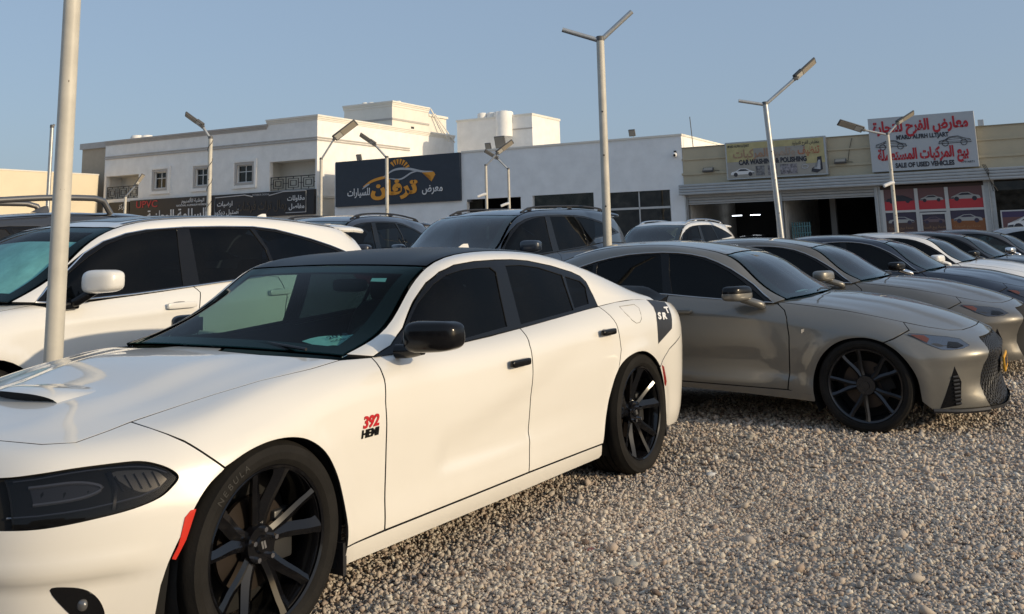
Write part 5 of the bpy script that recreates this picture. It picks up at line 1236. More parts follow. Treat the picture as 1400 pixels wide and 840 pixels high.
    letters(s, 'CAR WASHING & POLISHING', .30, 2.12, 4.70, M_signdark, -.016, .003, .014, fit=3.05)
    outline_car(s, .75, 4.12, 1.1, (M_signwhite, M_signdark), -.016, -1)
    for a, c in ((1.35, 1.75), (1.9, 2.3), (2.45, 3.2)): fbox('picture', a, c, -.014, -.011, 4.08, 4.52, simple('photo_print_%d' % int(a*10), (.10+.05*a, .11+.04*a, .10+.05*a), .5, var=.8, vscale=9), s)
    tube('picture_ring', [(3.55+.13*math.cos(a), -.016, 4.36+.09*math.sin(a)) for a in np.linspace(0, 2*PI, 15)], .02, M_signgrey, s, 5)
    plate('seat_picture', [(3.8, 4.12), (3.85, 4.28), (4.05, 4.34), (4.10, 4.75), (4.28, 4.78), (4.30, 4.2), (4.05, 4.06)], M_signdark, s, -.018, .004)
    plate('seat_picture', [(3.9, 4.25), (4.06, 4.30), (4.14, 4.62), (4.22, 4.62), (4.2, 4.2)], M_signgrey, s, -.022, .003)
    # used vehicles sign
    s = bld('used_vehicle_sign', 'tall white sign with red Arabic lettering reading SALE OF USED VEHICLES', 'sign', 1.12, -.38)
    fbox('board', 0, 4.16, 0, .34, 3.94, 6.23, simple('sign_board_white', (.46, .48, .50), .5), s)
    letters(s, arab('معارض الفرح للتجارة'), .62, 2.05, 5.80, M_signred, -.012, .006, .026, fit=3.75); letters(s, "M'ARD ALFRH LLTJART", .25, 2.12, 5.33, M_signdark, -.012, .004, .010, fit=2.05)
    letters(s, arab('بيع المركبات المستعملة'), .60, 2.05, 4.60, M_signred, -.012, .006, .025, fit=3.55); letters(s, 'SALE OF USED VEHICLES', .27, 2.1, 4.15, M_signdark, -.012, .004, .012, fit=2.3)
    letters(s, '97916871', .12, 3.75, 4.15, M_signdark, -.012, .002, fit=.5)
    for cx, fl in ((.85, -1), (3.35, 1)):
        pts = [(-1, .1), (-.95, .26), (-.6, .34), (-.3, .52), (.2, .55), (.62, .38), (.95, .3), (1, .12), (-1, .1)]
        bm = bmesh.new(); P = [(cx+fl*a*.62, -.015, 4.90+b*.62) for a, b in pts]; tube_bm(bm, P, .012, 5)
        for wx in (-.6, .55): tube_bm(bm, [(cx+fl*wx*.62+.12*math.cos(a), -.015, 4.97+.12*math.sin(a)) for a in np.linspace(0, 2*PI, 13)], .014, 5)
        tube_bm(bm, [(cx+fl*a*.62, -.015, 4.90+b*.62) for a, b in ((-.55, .34), (-.28, .46), (.18, .48), (.5, .36), (-.55, .34))], .008, 5); tube_bm(bm, [(cx+fl*a*.62, -.015, 4.90+b*.62) for a, b in ((-.95, .2), (-.4, .22), (.3, .2), (.98, .24))], .007, 5)
        bm_obj('car_line_drawing', bm, M_signdark, s)
    fbox('bracket', 4.28, 4.5, .1, .2, 5.6, 5.85, M_alu, s)
def silverish(): return simple('pale_print', (.35, .36, .34), .5)

def roof_items():
    def flood(s, d, z, label, up=1, name='floodlight', w=.32):
        o = bld(name, label, 'floodlight', s, d); o.location.z = z
        bm = bmesh.new(); bbox_bm(bm, -w/2, w/2, -.05, .05, .08, .08+w*1.05, .01, M=Matrix.Rotation(R(18), 4, 'X')); bm_obj('lamp_body', bm, M_lampgrey, o)
        box('lamp_face', -w/2+.03, w/2-.03, -.058, -.052, .11, .05+w*1.05, M_lampface, o, M=Matrix.Rotation(R(18), 4, 'X'))
        tube('bracket', [(0, .1, -.0), (0, .02, .16)], .02, M_galv, o, 6)
    flood(-9.9, .1, 6.29, 'grey floodlight on the roof edge of the grey showroom')
    flood(-18.0, .1, 6.22, 'small floodlight left of the framed one on the grey showroom roof'); flood(-17.3, .2, 6.25, 'larger square floodlight beside the small one on the grey showroom roof', w=.6)
    flood(-26.5, .2, 6.2, 'grey floodlight behind the top left of the navy sign')
    for s, z, l in ((-6.15, 4.40, 'black wall floodlight left of the car wash sign'), (-.2, 4.42, 'black wall floodlight right of the car wash sign')):
        o = bld('floodlight', l, 'floodlight', s, -.2); o.location.z = z
        box('lamp_body', -.25, .25, -.10, .0, -.05, .20, M_lampgrey, o, .01, M=Matrix.Rotation(R(-50), 4, 'X')); box('lamp_face', -.21, .21, -.108, -.102, -.02, .17, M_lampface, o, M=Matrix.Rotation(R(-50), 4, 'X'))
        tube('bracket', [(0, -.02, 0), (.0, .17, -.02)], .02, M_galv, o, 6); tube('cable', [(.2, .05, 0), (.35, .12, .05), (.5, .15, .03)], .01, M_iron, o, 5)
    o = bld('wire_cable', 'thin black cable hanging down the beige wall between the signs', 'cable', 0, -.05); tube('cable', [(.35, 0, 5.5), (.2, 0, 5.0), (.1, 0, 4.5)], .012, M_iron, o, 5)
    o = bld('wire_cable', 'tangled black cables at the pillar right of the red window films', 'cable', 5.4, -.6)
    for k in range(3): tube('cable', cr([(.0+.05*k, .0, 4.0), (.12+.05*k, -.05, 3.7), (.2, 0, 3.45), (.30+.08*k, .02, 2.9)], 5), .014, M_iron, o, 5)
    o = bld('antenna_mast', 'thin whip antenna at the right corner of the grey showroom roof', 'antenna', -6.95, .3); tube('mast', [(0, 0, 5.6), (-.08, 0, 7.1)], .02, M_lampgrey, o, 6)
    o = bld('security_camera', 'white security camera on the grey wall beside the beige shops', 'camera', -7.75, -.1); o.location.z = 5.3
    blob('camera_body', 0, 0, 0, .22, .3, .22, M_signwhite, o, .8, n=14, m=8); blob('camera_lens', .03, -.14, -.03, .12, .08, .12, M_black, o, .8, n=12, m=8); box('mount', -.05, .05, .02, .1, .05, .2, M_iron, o)

# ------------------------------------------------------------ lamp posts
def lamp_head(p, a, b, d=0):
    """flat LED head from a to b (dx, dz pairs)"""
    A = Vector((a[0], 0, a[1])); B = Vector((b[0], 0, b[1])); L = (B-A).length; x = (B-A).normalized(); y = Vector((0, 1, 0)); z = x.cross(y)
    if z.z < 0: z = -z
    y = z.cross(x); tilt = Matrix.Rotation(R(36), 4, x)
    if (tilt @ (-z)).y > 0: tilt = Matrix.Rotation(R(-36), 4, x)
    M = Matrix.Translation(A) @ (tilt @ Matrix((x, y, z)).transposed().to_4x4())
    o = None
    bm = bmesh.new(); bbox_bm(bm, 0, L, -L*.17, L*.17, -.02, .03, .018, M=M); bbox_bm(bm, -.03, L*.36, -L*.11, L*.11, .03, .075, .015, M=M)
    o = bm_obj('lamp_head', bm, M_lampgrey, p, True, R(35))
    bm = bmesh.new(); bbox_bm(bm, L*.34, L*.95, -L*.14, L*.14, -.027, -.021, M=M); bm_obj('lamp_lens', bm, M_lampface, o)
    bm = bmesh.new(); bbox_bm(bm, L*.05, L*.32, -L*.12, L*.12, -.027, -.021, M=M); bm_obj('lamp_driver_cover', bm, simple('lamp_cover', (.55, .53, .48), .4), o)
    return o
def pole(label, x, y, dia, arms, h=4.45, mat=None, tape=False, cams=(), lean=0, group='lamp posts standing across the car lot', rz=0):
    mat = mat or M_poleW
    o = empty('street_lamp', (x, y, 0), rz, label, 'lamp post', group)
    tube('pole', [(0, 0, 0), (lean*.5, 0, h*.5), (lean, 0, h)], [dia/2*1.08, dia/2, dia/2*.95], mat, o, 20)
    lathe('pole_cap', [(0, h+.012), (dia*.45, h+.01), (dia*.52, h-.01), (dia*.52, h-.06)], M_lampgrey, o, 20, axis='z').location = (lean, 0, 0)
    box('base_plate', -dia*1.3, dia*1.3, -dia*1.3, dia*1.3, .0, .02, M_galv, o)
    for e0, e1 in arms:
        s0 = Vector((lean, 0, h-.06)); e = Vector((e0[0]+lean, 0, h+e0[1]))
        tube('arm', [s0, e], dia*.30, M_galv if mat is M_poleW else mat, o, 12)
        if e1: 
            box('arm_joint', -.07, .07, -.045, .045, -.045, .045, M_lampgrey, o, .01, M=Matrix.Translation(e) @ Matrix.Rotation(-math.atan2(e0[1]+.06, e0[0]), 4, 'Y'))
            lamp_head(o, (e.x, e.z), (e1[0]+lean, h+e1[1]))
    if tape:
        P = [(math.cos(a)*dia*.54+lean*(.3+a*.016), math.sin(a)*dia*.54, .6+a*.085) for a in np.linspace(0, 44, 260)]; tube('wrapped_cable', P, .008, M_iron, o, 5)
    for z in (1.6, 2.35, 3.0): 
        if dia > .11: lathe('bolt', [(0, -.012), (.012, -.01), (.013, 0)], M_iron, o, 8).location = (lean*z/h-.01, -dia*.5+.002, z+.3)
    for cx, cz, sgn in cams:
        c = tube('security_camera', [(0, -.12, cz), (sgn*.12, -.16, cz-.02), (sgn*.34, -.2, cz-.10)], .055, M_signwhite, o, 10); tube('camera_bracket', [(0, 0, cz+.05), (0, -.12, cz+.02)], .02, M_galv, c, 6)
    return o
def poles():
    o = pole('thick white pole in the foreground left, nearest the camera', -2.70, 5.85, .100, [], h=5.4, tape=False, lean=0)
    for a, z, w_, h_ in ((-70, 1.86, .012, .030), (-58, 1.85, .008, .022), (-64, 1.80, .022, .006), (-75, 1.12, .010, .012), (-95, 1.02, .006, .02), (-60, 2.45, .006, .012), (-100, 1.45, .005, .010)):
        bm = bmesh.new(); bbox_bm(bm, -w_/2, w_/2, -.0008, .0008, -h_/2, h_/2, M=Matrix.Rotation(R(a+90), 4, 'Z') @ Matrix.Translation((0, -.0495, z))); bm_obj('paint_chip', bm, simple('bare_chip', (.18, .15, .11), .8), o)
    pole('tall white post with two bare arms behind the white muscle sedan', 1.31, 14.55, .125, [((-.57, .13), None), ((.50, .38), None)], lean=.04)
    pole('galvanised post with one bare arm and one lamp head, in front of the car wash', 6.04, 22.5, .13, [((-.61, .05), None), ((.76, .55), (1.25, .96))], mat=M_galv, lean=-.20)
    pole('post with two lamp heads in front of the used vehicles sign', 11.66, 30.5, .115, [((-.75, .12), (-1.5, .38)), ((.35, .30), (.9, .62))], cams=((0, 2.9, -1),))
    pole('cable-wrapped post with lamp head pointing left before the square windows', -8.15, 26.15, .12, [((-.24, .30), (-.70, .64))], tape=True)
    pole('post with lamp head pointing right at the corner of the white building', -6.61, 33.4, .11, [((.45, .65), (1.2, 1.2))])
    pole('post with lamp head pointing left in front of the navy sign', -4.38, 33.5, .12, [((-.42, .42), (-.92, .78))])
    pole('left one of two crossing lamp posts before the grey showroom', -1.14, 38.3, .11, [((.46, .43), (1.09, .88))], cams=((0, 3.3, -1),))
    pole('right one of two crossing lamp posts before the grey showroom', -.28, 40.5, .11, [((-.45, .42), (-.96, .75))], cams=((0, 3.0, -1),))
    pole('small far lamp post beside the yellow building', -16.9, 42.6, .12, [((.45, .45), (.75, .9))], h=3.9)
    pole('thin dark post seen just behind the thick foreground pole', -10.27, 21.6, .085, [((.05, .02), None)], h=4.28, mat=M_galv)
# ------------------------------------------------------------ cars in place
def remap(P, fn):
    """same surface with its points moved by fn (a longer, taller or boxier sister model)"""
    import copy
    Q = copy.copy(P); Q.base = P.G; Q.G = fn(P.G); Q._norm()
    o = P.inv; Q.inv = o; return Q
def scaled(K, sx, sz, fn=None):
    K = dict(K); K['wheels'] = [(x*sx, z, y, Rt, rr, w) for x, z, y, Rt, rr, w in K['wheels']]
    K['arches'] = [(x*sx, z*sz, r*max(sx, sz)) for x, z, r in K['arches']]
    for k in ('xf', 'xb'): K[k] *= sx
    for k in ('zf', 'zbelt', 'zroof'): K[k] *= sz
    K['cabin'] = (K['cabin'][0]*sx, K['cabin'][1]*sx); return K
def frame_at(P, x, z, side=1, reg=None, off=0, ax=(0, 2)):
    uv = P.inv([(x, z)], ax, reg); p = P.at(uv)[0]; n = P.nrm(uv)[0]
    p = p+n*off; p = p*(1, side, 1); n = n*(1, side, 1)
    n = Vector(n); fx = Vector((-side, 0, 0)); up = n.cross(fx).normalized(); fx = up.cross(n).normalized()
    M = Matrix((fx, up, n)).transposed().to_4x4(); M.translation = Vector(p); return M
def badge(P, root, s, size, x, z, mat, side=1, bold=0, shear=0, depth=.002, sx=1, reg=(3, 12.6, 0, 6.02), name='badge', off=.001):
    me = text_mesh(s, size, depth, bold, 'CENTER', sx, shear); me.materials.append(mat)
    M = frame_at(P, x, z, side, reg, off)
    o = link(name, me, root); o.matrix_local = M; return o
def pull_handle(P, root, x0, x1, z, mat, side, reg=(3, 12.6, 0, 6.02), h=.032):
    a = np.array(P.at(P.inv([(x0, z)], (0, 2), reg)))[0]; b = np.array(P.at(P.inv([(x1, z+(.006 if x1 < x0 else 0))], (0, 2), reg)))[0]
    n = np.array((0, 1, 0)); pts = []
    L = abs(x1-x0)
    o = blob('door_handle', (a[0]+b[0])/2, (a[1]+b[1])/2*1+.026, (a[2]+b[2])/2, L, .030, h, mat, root, .35, n=24, m=10)
    if side < 0:
        for v in o.data.vertices: v.co.y *= -1
        o.data.flip_normals()
    r = blob('handle_recess_shade', (a[0]+b[0])/2-.0, (a[1]+b[1])/2-.012, (a[2]+b[2])/2-.012, L*.72, .03, h*1.7, mat if False else M_dark, o, .8, n=20, m=8)  # dark blob behind the handle, painting in the shade of a recess
    if side < 0:
        for v in r.data.vertices: v.co.y *= -1
        r.data.flip_normals()
    return o
def mirror(root, c, d, foot, mats, side, e=.55, rake=.25, lowmat=None):
    """door mirror: shell, glass and stalk"""
    cx, cy, cz = c
    fn = lambda p: (p.x*(1-.25*max(0, p.y/d[1]))+p.y*-rake, p.y, p.z*(1-.22*(p.y/d[1]))+(.012 if p.z > 0 else 0)*(p.y/d[1]))
    o = blob('side_mirror', cx, cy*side, cz, *d, mats[0], root, e, fn=lambda p: (fn(Vector((p.x, p.y*side, p.z)))[0], p.y, fn(Vector((p.x, p.y*side, p.z)))[2]), n=32, m=18)
    box('mirror_glass', cx-d[0]*.5-.004, cx-d[0]*.5+.002, (cy-d[1]*.36) if side > 0 else -(cy+d[1]*.36), (cy+d[1]*.36) if side > 0 else -(cy-d[1]*.36), cz-d[2]*.34, cz+d[2]*.34, M_chrome, o)
    fx, fy, fz = foot
    pts = [(fx, fy*side, fz), (fx-.01, (fy*.55+cy*.45-.02)*side, fz*.8+(cz-d[2]*.4)*.2), (cx+.02, (cy-d[1]*.22)*side, cz-d[2]*.36)]
    tube('mirror_stalk', cr(pts, 4), [.032]*9, mats[1], o, 10)
    if lowmat:
        blob('mirror_lower_shell', cx, cy*side, cz-d[2]*.10, d[0]*1.02, d[1]*1.02, d[2]*.84, lowmat, o, e, fn=lambda p: (fn(Vector((p.x, p.y*side, p.z)))[0], p.y, min(p.z, d[2]*.10)), n=32, m=18)
    return o
def wiper(root, G, st, n=2, side=1):
    o = None
    for k in range(n):
        y0 = .62-.62*k; V = G.at([(G.sl(st+.02, 0)[0], np.interp(abs(y0), [0, .8], [G.NV-1, G.sl(0, 4.2)[1]]))])[0]
        a = Vector((V[0]+.02, y0, V[2]+.004)); b = Vector((V[0]+.012+.03*abs(y0-.25), y0-.50, V[2]+.014))
        o = tube('windscreen_wiper', [a, (a+b)/2+Vector((-.02, 0, .012)), b], .007, M_satin, root, 6)
def roof_rails(root, G, s0, s1, line, mat, h=.055, sides=(1, -1), rad=.014):
    for sd_ in sides:
        pts = []
        for t in np.linspace(0, 1, 16):
            uv = G.sl(s0+(s1-s0)*t, line); p = G.at([uv])[0]*(1, sd_, 1); k = min(1, min(t, 1-t)/.09)
            pts.append(Vector(p)+Vector((0, 0, h*k**.6)))
        o = tube('roof_rail_bar', pts, rad, mat, root, 10)
        for t in ((.08, .5, .92) if h < .08 else ()):
            uv = G.sl(s0+(s1-s0)*t, line); p = G.at([uv])[0]*(1, sd_, 1)
            blob('rail_foot', p[0], p[1], p[2]+h*.35, .16, .028, h*.85, mat, o, .8, n=12, m=6)

def muscle_sedan():
    P_white = paint('pearl_white_paint', (.78, .755, .70), 0, .32, dust=.10)
    root = empty('muscle_sedan', (-.0338, 6.8659, 0), R(236.83), 'white four-door muscle sedan with black roof and black wheels, nearest the camera', 'car')
    B = Patch(CH_B, disp=ch_disp); G = Patch(CH_G); K = dict(CHK)
    K['glassmats'] = {('front_door_window', -1): glass('clear_side_glass', (.40, .48, .46), .5, .01)}
    K['trunkmat'] = M_black
    car(root, B, G, K, P_white, cell=.042, wsm=G_ws2, roofmat=simple('black_roof_paint', (.010, .013, .018), .36, spec=.10), wheels='black')
    reg = (3, 12.6, 0, 6.02)
    fogo = cr([(3.772, .378), (3.727, .381), (3.680, .362), (3.645, .322), (3.628, .268), (3.66, .250), (3.715, .292)], 4, closed=True)
    for s in (1, -1):
        # head lamp: dark bowl, projector lenses, light bar and smoked lens
        lamp = cr([(3.852, .709), (3.79, .720), (3.709, .729), (3.607, .731), (3.54, .728), (3.495, .712), (3.460, .688), (3.446, .667), (3.466, .645), (3.507, .617), (3.586, .596), (3.688, .582), (3.801, .569), (3.865, .567)], 4)
        h = panel('headlight', B, lamp, simple('lamp_bowl_black', (.006, .006, .007), .35, spec=.3), root, side=s, off=-.030, cell=.05, reg=(.5, 5, 2, 6.02), flange=0)
        panel('headlight_lens', B, lamp, glass('smoked_lamp_lens', (.48, .48, .50), .5, .002), h, side=s, off=-.003, cell=.05, reg=(.5, 5, 2, 6.02), gap=.004, flange=.02)
        drl = cr([(3.82, .686), (3.74, .694), (3.69, .688), (3.658, .670), (3.69, .652), (3.74, .643), (3.82, .636)], 3)
        panel('light_bar_lens', B, drl, simple('light_bar_body', (.09, .09, .095), .25, .3), h, side=s, off=-.016, cell=.03, reg=(.5, 5, 2, 6.02), flange=0, gap=0)
        strip_on('light_bar', B, drl, simple('light_bar_clear', (.28, .28, .29), .15, .5), h, .006, -.014, reg=(.5, 5, 2, 6.02), side=s)
        for x, z in ((3.60, .657), (3.72, .645)):
            p = B.at(B.inv([(x, z)], (0, 2), (.5, 5, 2, 6.02)))[0]*(1, s, 1)
            blob('projector', p[0]-.045, p[1]-.045*s, p[2], .06, .075, .06, simple('projector_glass', (.03, .032, .04), .08, .3), h, .9, n=18, m=10)
        panel('lamp_reflector', B, cr([(3.475, .668), (3.505, .700), (3.56, .712), (3.625, .712), (3.60, .672), (3.56, .642), (3.51, .638)], 3), simple('lamp_reflector_dark', (.20, .185, .155), .25, .6), h, side=s, off=-.014, cell=.03, reg=(.5, 5, 2, 6.02), flange=0, gap=0)
        strip_on('lamp_bezel', B, cr([(3.84, .702), (3.72, .722), (3.60, .723), (3.52, .712), (3.475, .688)], 3), simple('lamp_edge_grey', (.2, .2, .21), .2, .7), h, .003, -.008, reg=(.5, 5, 2, 6.02), side=s)
        strip_on('lamp_divider', B, [(3.632, .715), (3.625, .66), (3.635, .60)], M_black, h, .010, -.014, reg=(.5, 5, 2, 6.02), side=s)
        for q in range(5): strip_on('lamp_rib', B, [(3.515+.026*q, .700), (3.50+.026*q, .650)], M_black, h, .0025, -.010, reg=(.5, 5, 2, 6.02), side=s, n=4)
        strip_on('lamp_lower_edge', B, [(3.87, .60), (3.70, .612), (3.56, .628), (3.50, .645)], simple('lamp_edge_grey', (.2, .2, .21), .2, .7), h, .004, -.012, reg=(.5, 5, 2, 6.02), side=s)
        panel('side_marker', B, [(3.394, .562), (3.415, .560), (3.434, .54), (3.453, .455), (3.470, .418), (3.455, .412), (3.425, .47)], simple('bright_red_marker', (.62, .03, .015), .25, coat=.6), root, side=s, off=.004, cell=.03, reg=reg, flange=.006)
        panel('rear_reflector', B, [(-.250, .615), (-.290, .60), (-.335, .50), (-.315, .47), (-.296, .485)], simple('dull_red_marker', (.28, .02, .015), .25, coat=.6), root, side=s, off=.003, cell=.03, reg=reg, flange=.006)
        f = panel('fog_lamp_recess', B, fogo, M_black, root, side=s, off=.002, cell=.03, reg=(.5, 4, 0, 3), flange=.004)
        p = B.at(B.inv([(3.70, .32)], (0, 2), (.5, 4, 0, 3)))[0]*(1, s, 1); blob('fog_lamp', p[0]-.01, p[1], p[2], .03, .05, .04, simple('fog_glass', (.2, .2, .2), .1, .6), f, .9, n=14, m=8)
        # black tail stripe and lettering
        st = panel('tail_stripe', B, [(-.30, 1.018), (-.302, .973), (-.258, .885), (-.226, .745), (-.36, .785), (-.47, .82), (-.525, .93), (-.565, .985)], simple('satin_black_stripe', (.016, .016, .019), .5, coat=.15), root, side=s, off=.0012, cell=.04, reg=(9, 12.5, 2, 6.02), gap=0, flange=0)
        for q, sz, dx, dz in (('S', .082, .05, -.004), ('R', .082, 0.0, -.010), ('T', .085, -.055, .022)):
            badge(B, st, q, sz*.72, -.385+dx*1.5, .915+dz, simple('badge_white', (.8, .8, .8), .4), s, .003, .2, .001, 1.75, reg=(9, 12.5, 2, 6.02), off=.003)
        bd = badge(B, root, '392', .062, 2.535, .705, simple('badge_red', (.50, .015, .02), .3), s, .0022, .25, .003, 1.05, reg=reg)
        badge(B, bd.parent, 'HEMI', .042, 2.540, .662, M_black, s, .0018, .15, .003, 1.12, reg=reg, name='badge')
        strip_on('fuel_door_seam', B, [(.15, 1.005), (-.05, 1.005), (-.075, .98), (-.035, .915), (0, .898), (.05, .897), (.10, .92), (.145, .97)], simple('seam_shadow_grey', (.25, .24, .22), .8), root, .0018, -.0004, reg=(8, 12, 3, 6.02), side=s, closed=True) if s > 0 else None
        strip_on('body_seam', B, [(-.745, .85), (-.60, .757), (-.40, .698), (-.23, .605)], simple('seam_shadow_grey', (.25, .24, .22), .8), root, .0015, -.001, reg=(8, 12, 3, 6.02), side=s)
        doors = [c for c in root.children if c.name.startswith(('front_door', 'rear_door')) and 'window' not in c.name]
        fd = [c for c in doors if c.name.startswith('front_door') and (sum(v.co.y for v in c.data.vertices) > 0) == (s > 0)][0]
        rd = [c for c in doors if c.name.startswith('rear_door') and (sum(v.co.y for v in c.data.vertices) > 0) == (s > 0)][0]
        pull_handle(B, fd, 1.505, 1.335, .812, M_black, s, h=.036); pull_handle(B, rd, .545, .385, .878, M_black, s, h=.036)
        mirror(root, *(((2.235, 1.055, 1.022), (.16, .25, .135), (2.26, .86, .955)) if s > 0 else ((1.99, .92, 1.01), (.18, .10, .11), (2.10, .86, .955))), (M_black, M_black), s, rake=.18)
        # sills, mud flaps
        box('mud_flap', 2.655, 2.675, .80*s if s > 0 else -.93, .93*s if s > 0 else -.80, .15, .27, M_satin, root)
        box('brake_duct', -.345, -.325, .72 if s > 0 else -.93, .93 if s > 0 else -.72, .16, .30, M_satin, root)
    # grille between the lamps
    g = gridpanel('front_grille', B, 0, 2.1, 3.7, 4.9, M_black, root, off=-.035, nu=10, nv=6, sym=False, flange=0); gridpanel('front_grille', B, 0, 2.1, 3.7, 4.9, M_black, root, off=-.035, nu=10, nv=6, sym=False, flange=0, side=-1)
    # bonnet scoop: raised lip with a dark mouth facing forward
    V = []; F = []; n = 24
    zc = lambda x, y: .868+.02*(3.5-x)+.018*smooth01((.46-abs(y))/.1)-.02*(abs(y)/.3)**2*0
    def P3(x, y, dz): return (x, y, float(B.at(B.inv([(min(x, 3.7), abs(y))], (0, 1), (0, 6.9, 5.8, 9)))[0][2])+dz)
    for i in range(n+1):
        t = i/n*2-1; y = .235*t; w = (1-abs(t)**2.6)
        xf = 3.515-.035*t*t; xb = 3.30+.03*t*t
        for j, (x, h) in enumerate(((xf, .034), (xf-.03, .040), (xf-.09, .034), (xb, .004), (xb-.05, -.004))):
            V.append(P3(x, y, h*w**.7 if j < 4 else -.003))
    for i in range(n):
        for j in range(4): F.append((i*5+j, i*5+j+1, i*5+j+6, i*5+j+5))
    sc = mesh('hood_scoop', V, F, P_white, root, True)
    V = []; F = []
    for i in range(n+1):
        t = i/n*2-1; y = .225*t; w = (1-abs(t)**2.6); xf = 3.511-.035*t*t
        V += [P3(xf, y, .032*w**.7), P3(xf-.012, y, .001)]
    for i in range(n): F.append((2*i, 2*i+1, 2*i+3, 2*i+2))
    mesh('scoop_mouth', V, F, M_dark, sc, False)
    V = [P3(3.60, .13*t, .0015) for t in np.linspace(-1, 1, 9)]+[P3(3.505-.035*t*t, .235*t, .0015) for t in np.linspace(-1, 1, 9)]
    # spoiler
    V = []; F = []; ys = np.linspace(-.76, .76, 29)
    for y in ys:
        a = abs(y)/.76; zt = 1.082-.012*a**2-.062*smooth01((a-.72)/.28); xr = -.93+.10*a**2.2
        V += [(-.60-.02*a, y, 1.005-.02*a), (-.72, y, 1.03-.012*a-.03*smooth01((a-.75)/.25)), (xr+.05, y, zt-.006), (xr, y, zt), (xr+.01, y, zt-.018), (xr+.06, y, .985-.03*a), (-.70, y, .97)]
    for i in range(len(ys)-1):
        for j in range(6): F.append((i*7+j, i*7+j+1, i*7+j+8, i*7+j+7))
    F += [tuple(range(7)), tuple(range(len(V)-1, len(V)-8, -1))]
    o = mesh('rear_spoiler', V, F, simple('spoiler_black', (.006, .006, .007), .4, spec=.12), root, True); o.data.set_sharp_from_angle(angle=R(35))
    fin(root, .60, 1.352, P_white)
    wiper(root, G, .0, n=1)
    # dashboard notices behind the glass, sticker on the screen
    def sheet(name, uvs, off, mat, txt=(), label=None):
        pts = G.at(uvs)-G.nrm(uvs)*off
        return pts
    paper = simple('pale_green_paper', (.70, .90, .90), .7, var=.08, vscale=25)
    N_ = 8; P0, P1, P2, P3_ = (np.array(p) for p in ((2.465, .48, .995), (2.175, .60, 1.032), (2.32, .72, .982), (2.465, .61, .972)))
    V = []; F = []
    for i in range(N_+1):
        for j in range(4):
            u, v = i/N_, j/3; p = (P0*(1-u)+P1*u)*(1-v)+(P3_*(1-u)+P2*u)*v; V.append(p+np.array((0, 0, .012*math.sin(u*5+.6)+.004)))
    for i in range(N_):
        for j in range(3): F.append((i*4+j, i*4+j+1, i*4+j+5, i*4+j+4))
    dash = [c for c in root.children if c.name.startswith('dashboard')][0]
    pn = mesh('price_notice', V, F, paper, dash, True)
    e1 = Vector(P1-P0).normalized(); nn = e1.cross(Vector(P3_-P0)).normalized(); nn = nn if nn.z > 0 else -nn; e2 = nn.cross(e1)
    c0 = Vector((P0+P1+P2+P3_)/4)
    for q, sz, dv in (('2018', .05, .012), (arab('السيارات'), .03, -.03)):
        me = text_mesh(q, sz, 0, .001, 'CENTER'); me.materials.append(simple('ink_blue', (.03, .04, .08), .6)); o = link('notice_text', me, pn)
        M = Matrix((e1, e2, nn)).transposed().to_4x4(); M.translation = c0+nn*.024+e2*dv; o.matrix_local = M
    V = [(2.50, .69, .958), (2.455, .69, .968), (2.44, .745, .955), (2.485, .745, .948)]; mesh('price_notice', V, [(0, 1, 2, 3)], paper, dash)
    uvs = G.inv([(1.925, .42), (1.905, .50), (1.935, .515), (1.955, .435)], (0, 1), (0, 4, 4.2, 7)); V = G.at(uvs)-G.nrm(uvs)*.006
    ws = [c for c in root.children if c.name.startswith('windshield')][0]
    mesh('windshield_sticker', V, [(0, 1, 2, 3)], paper, ws)
    # tyre lettering
    for c in root.children:
        if c.name.startswith('wheel') and c.type == 'MESH' and c.location.x > 2 and c.location.y > 0:
            for k, ch_ in enumerate('NEBULA'):
                me = text_mesh(ch_, .034, .0006, 0, 'CENTER'); me.materials.append(simple('raised_rubber', (.028, .027, .025), .6))
                o = link('tyre_lettering', me, [t for t in c.children if t.name.startswith('tyre')][0]); a = R(40+k*5.2)
                x = Vector((math.sin(a), 0, -math.cos(a))); up = Vector((math.cos(a), 0, math.sin(a)))
                # read clockwise from outside
                xx = -Vector((-math.sin(a), 0, math.cos(a))); zz = Vector((0, 1, 0))
                # seen from +y the horizontal axis runs along -x
                M = Matrix((Vector((-math.sin(a)*-1, 0, -math.cos(a))) if False else up.cross(zz)*1, up, zz)).transposed().to_4x4(); M.translation = up*.318+zz*.0135
                o.matrix_local = M
            c.rotation_euler.y = 0
    return root

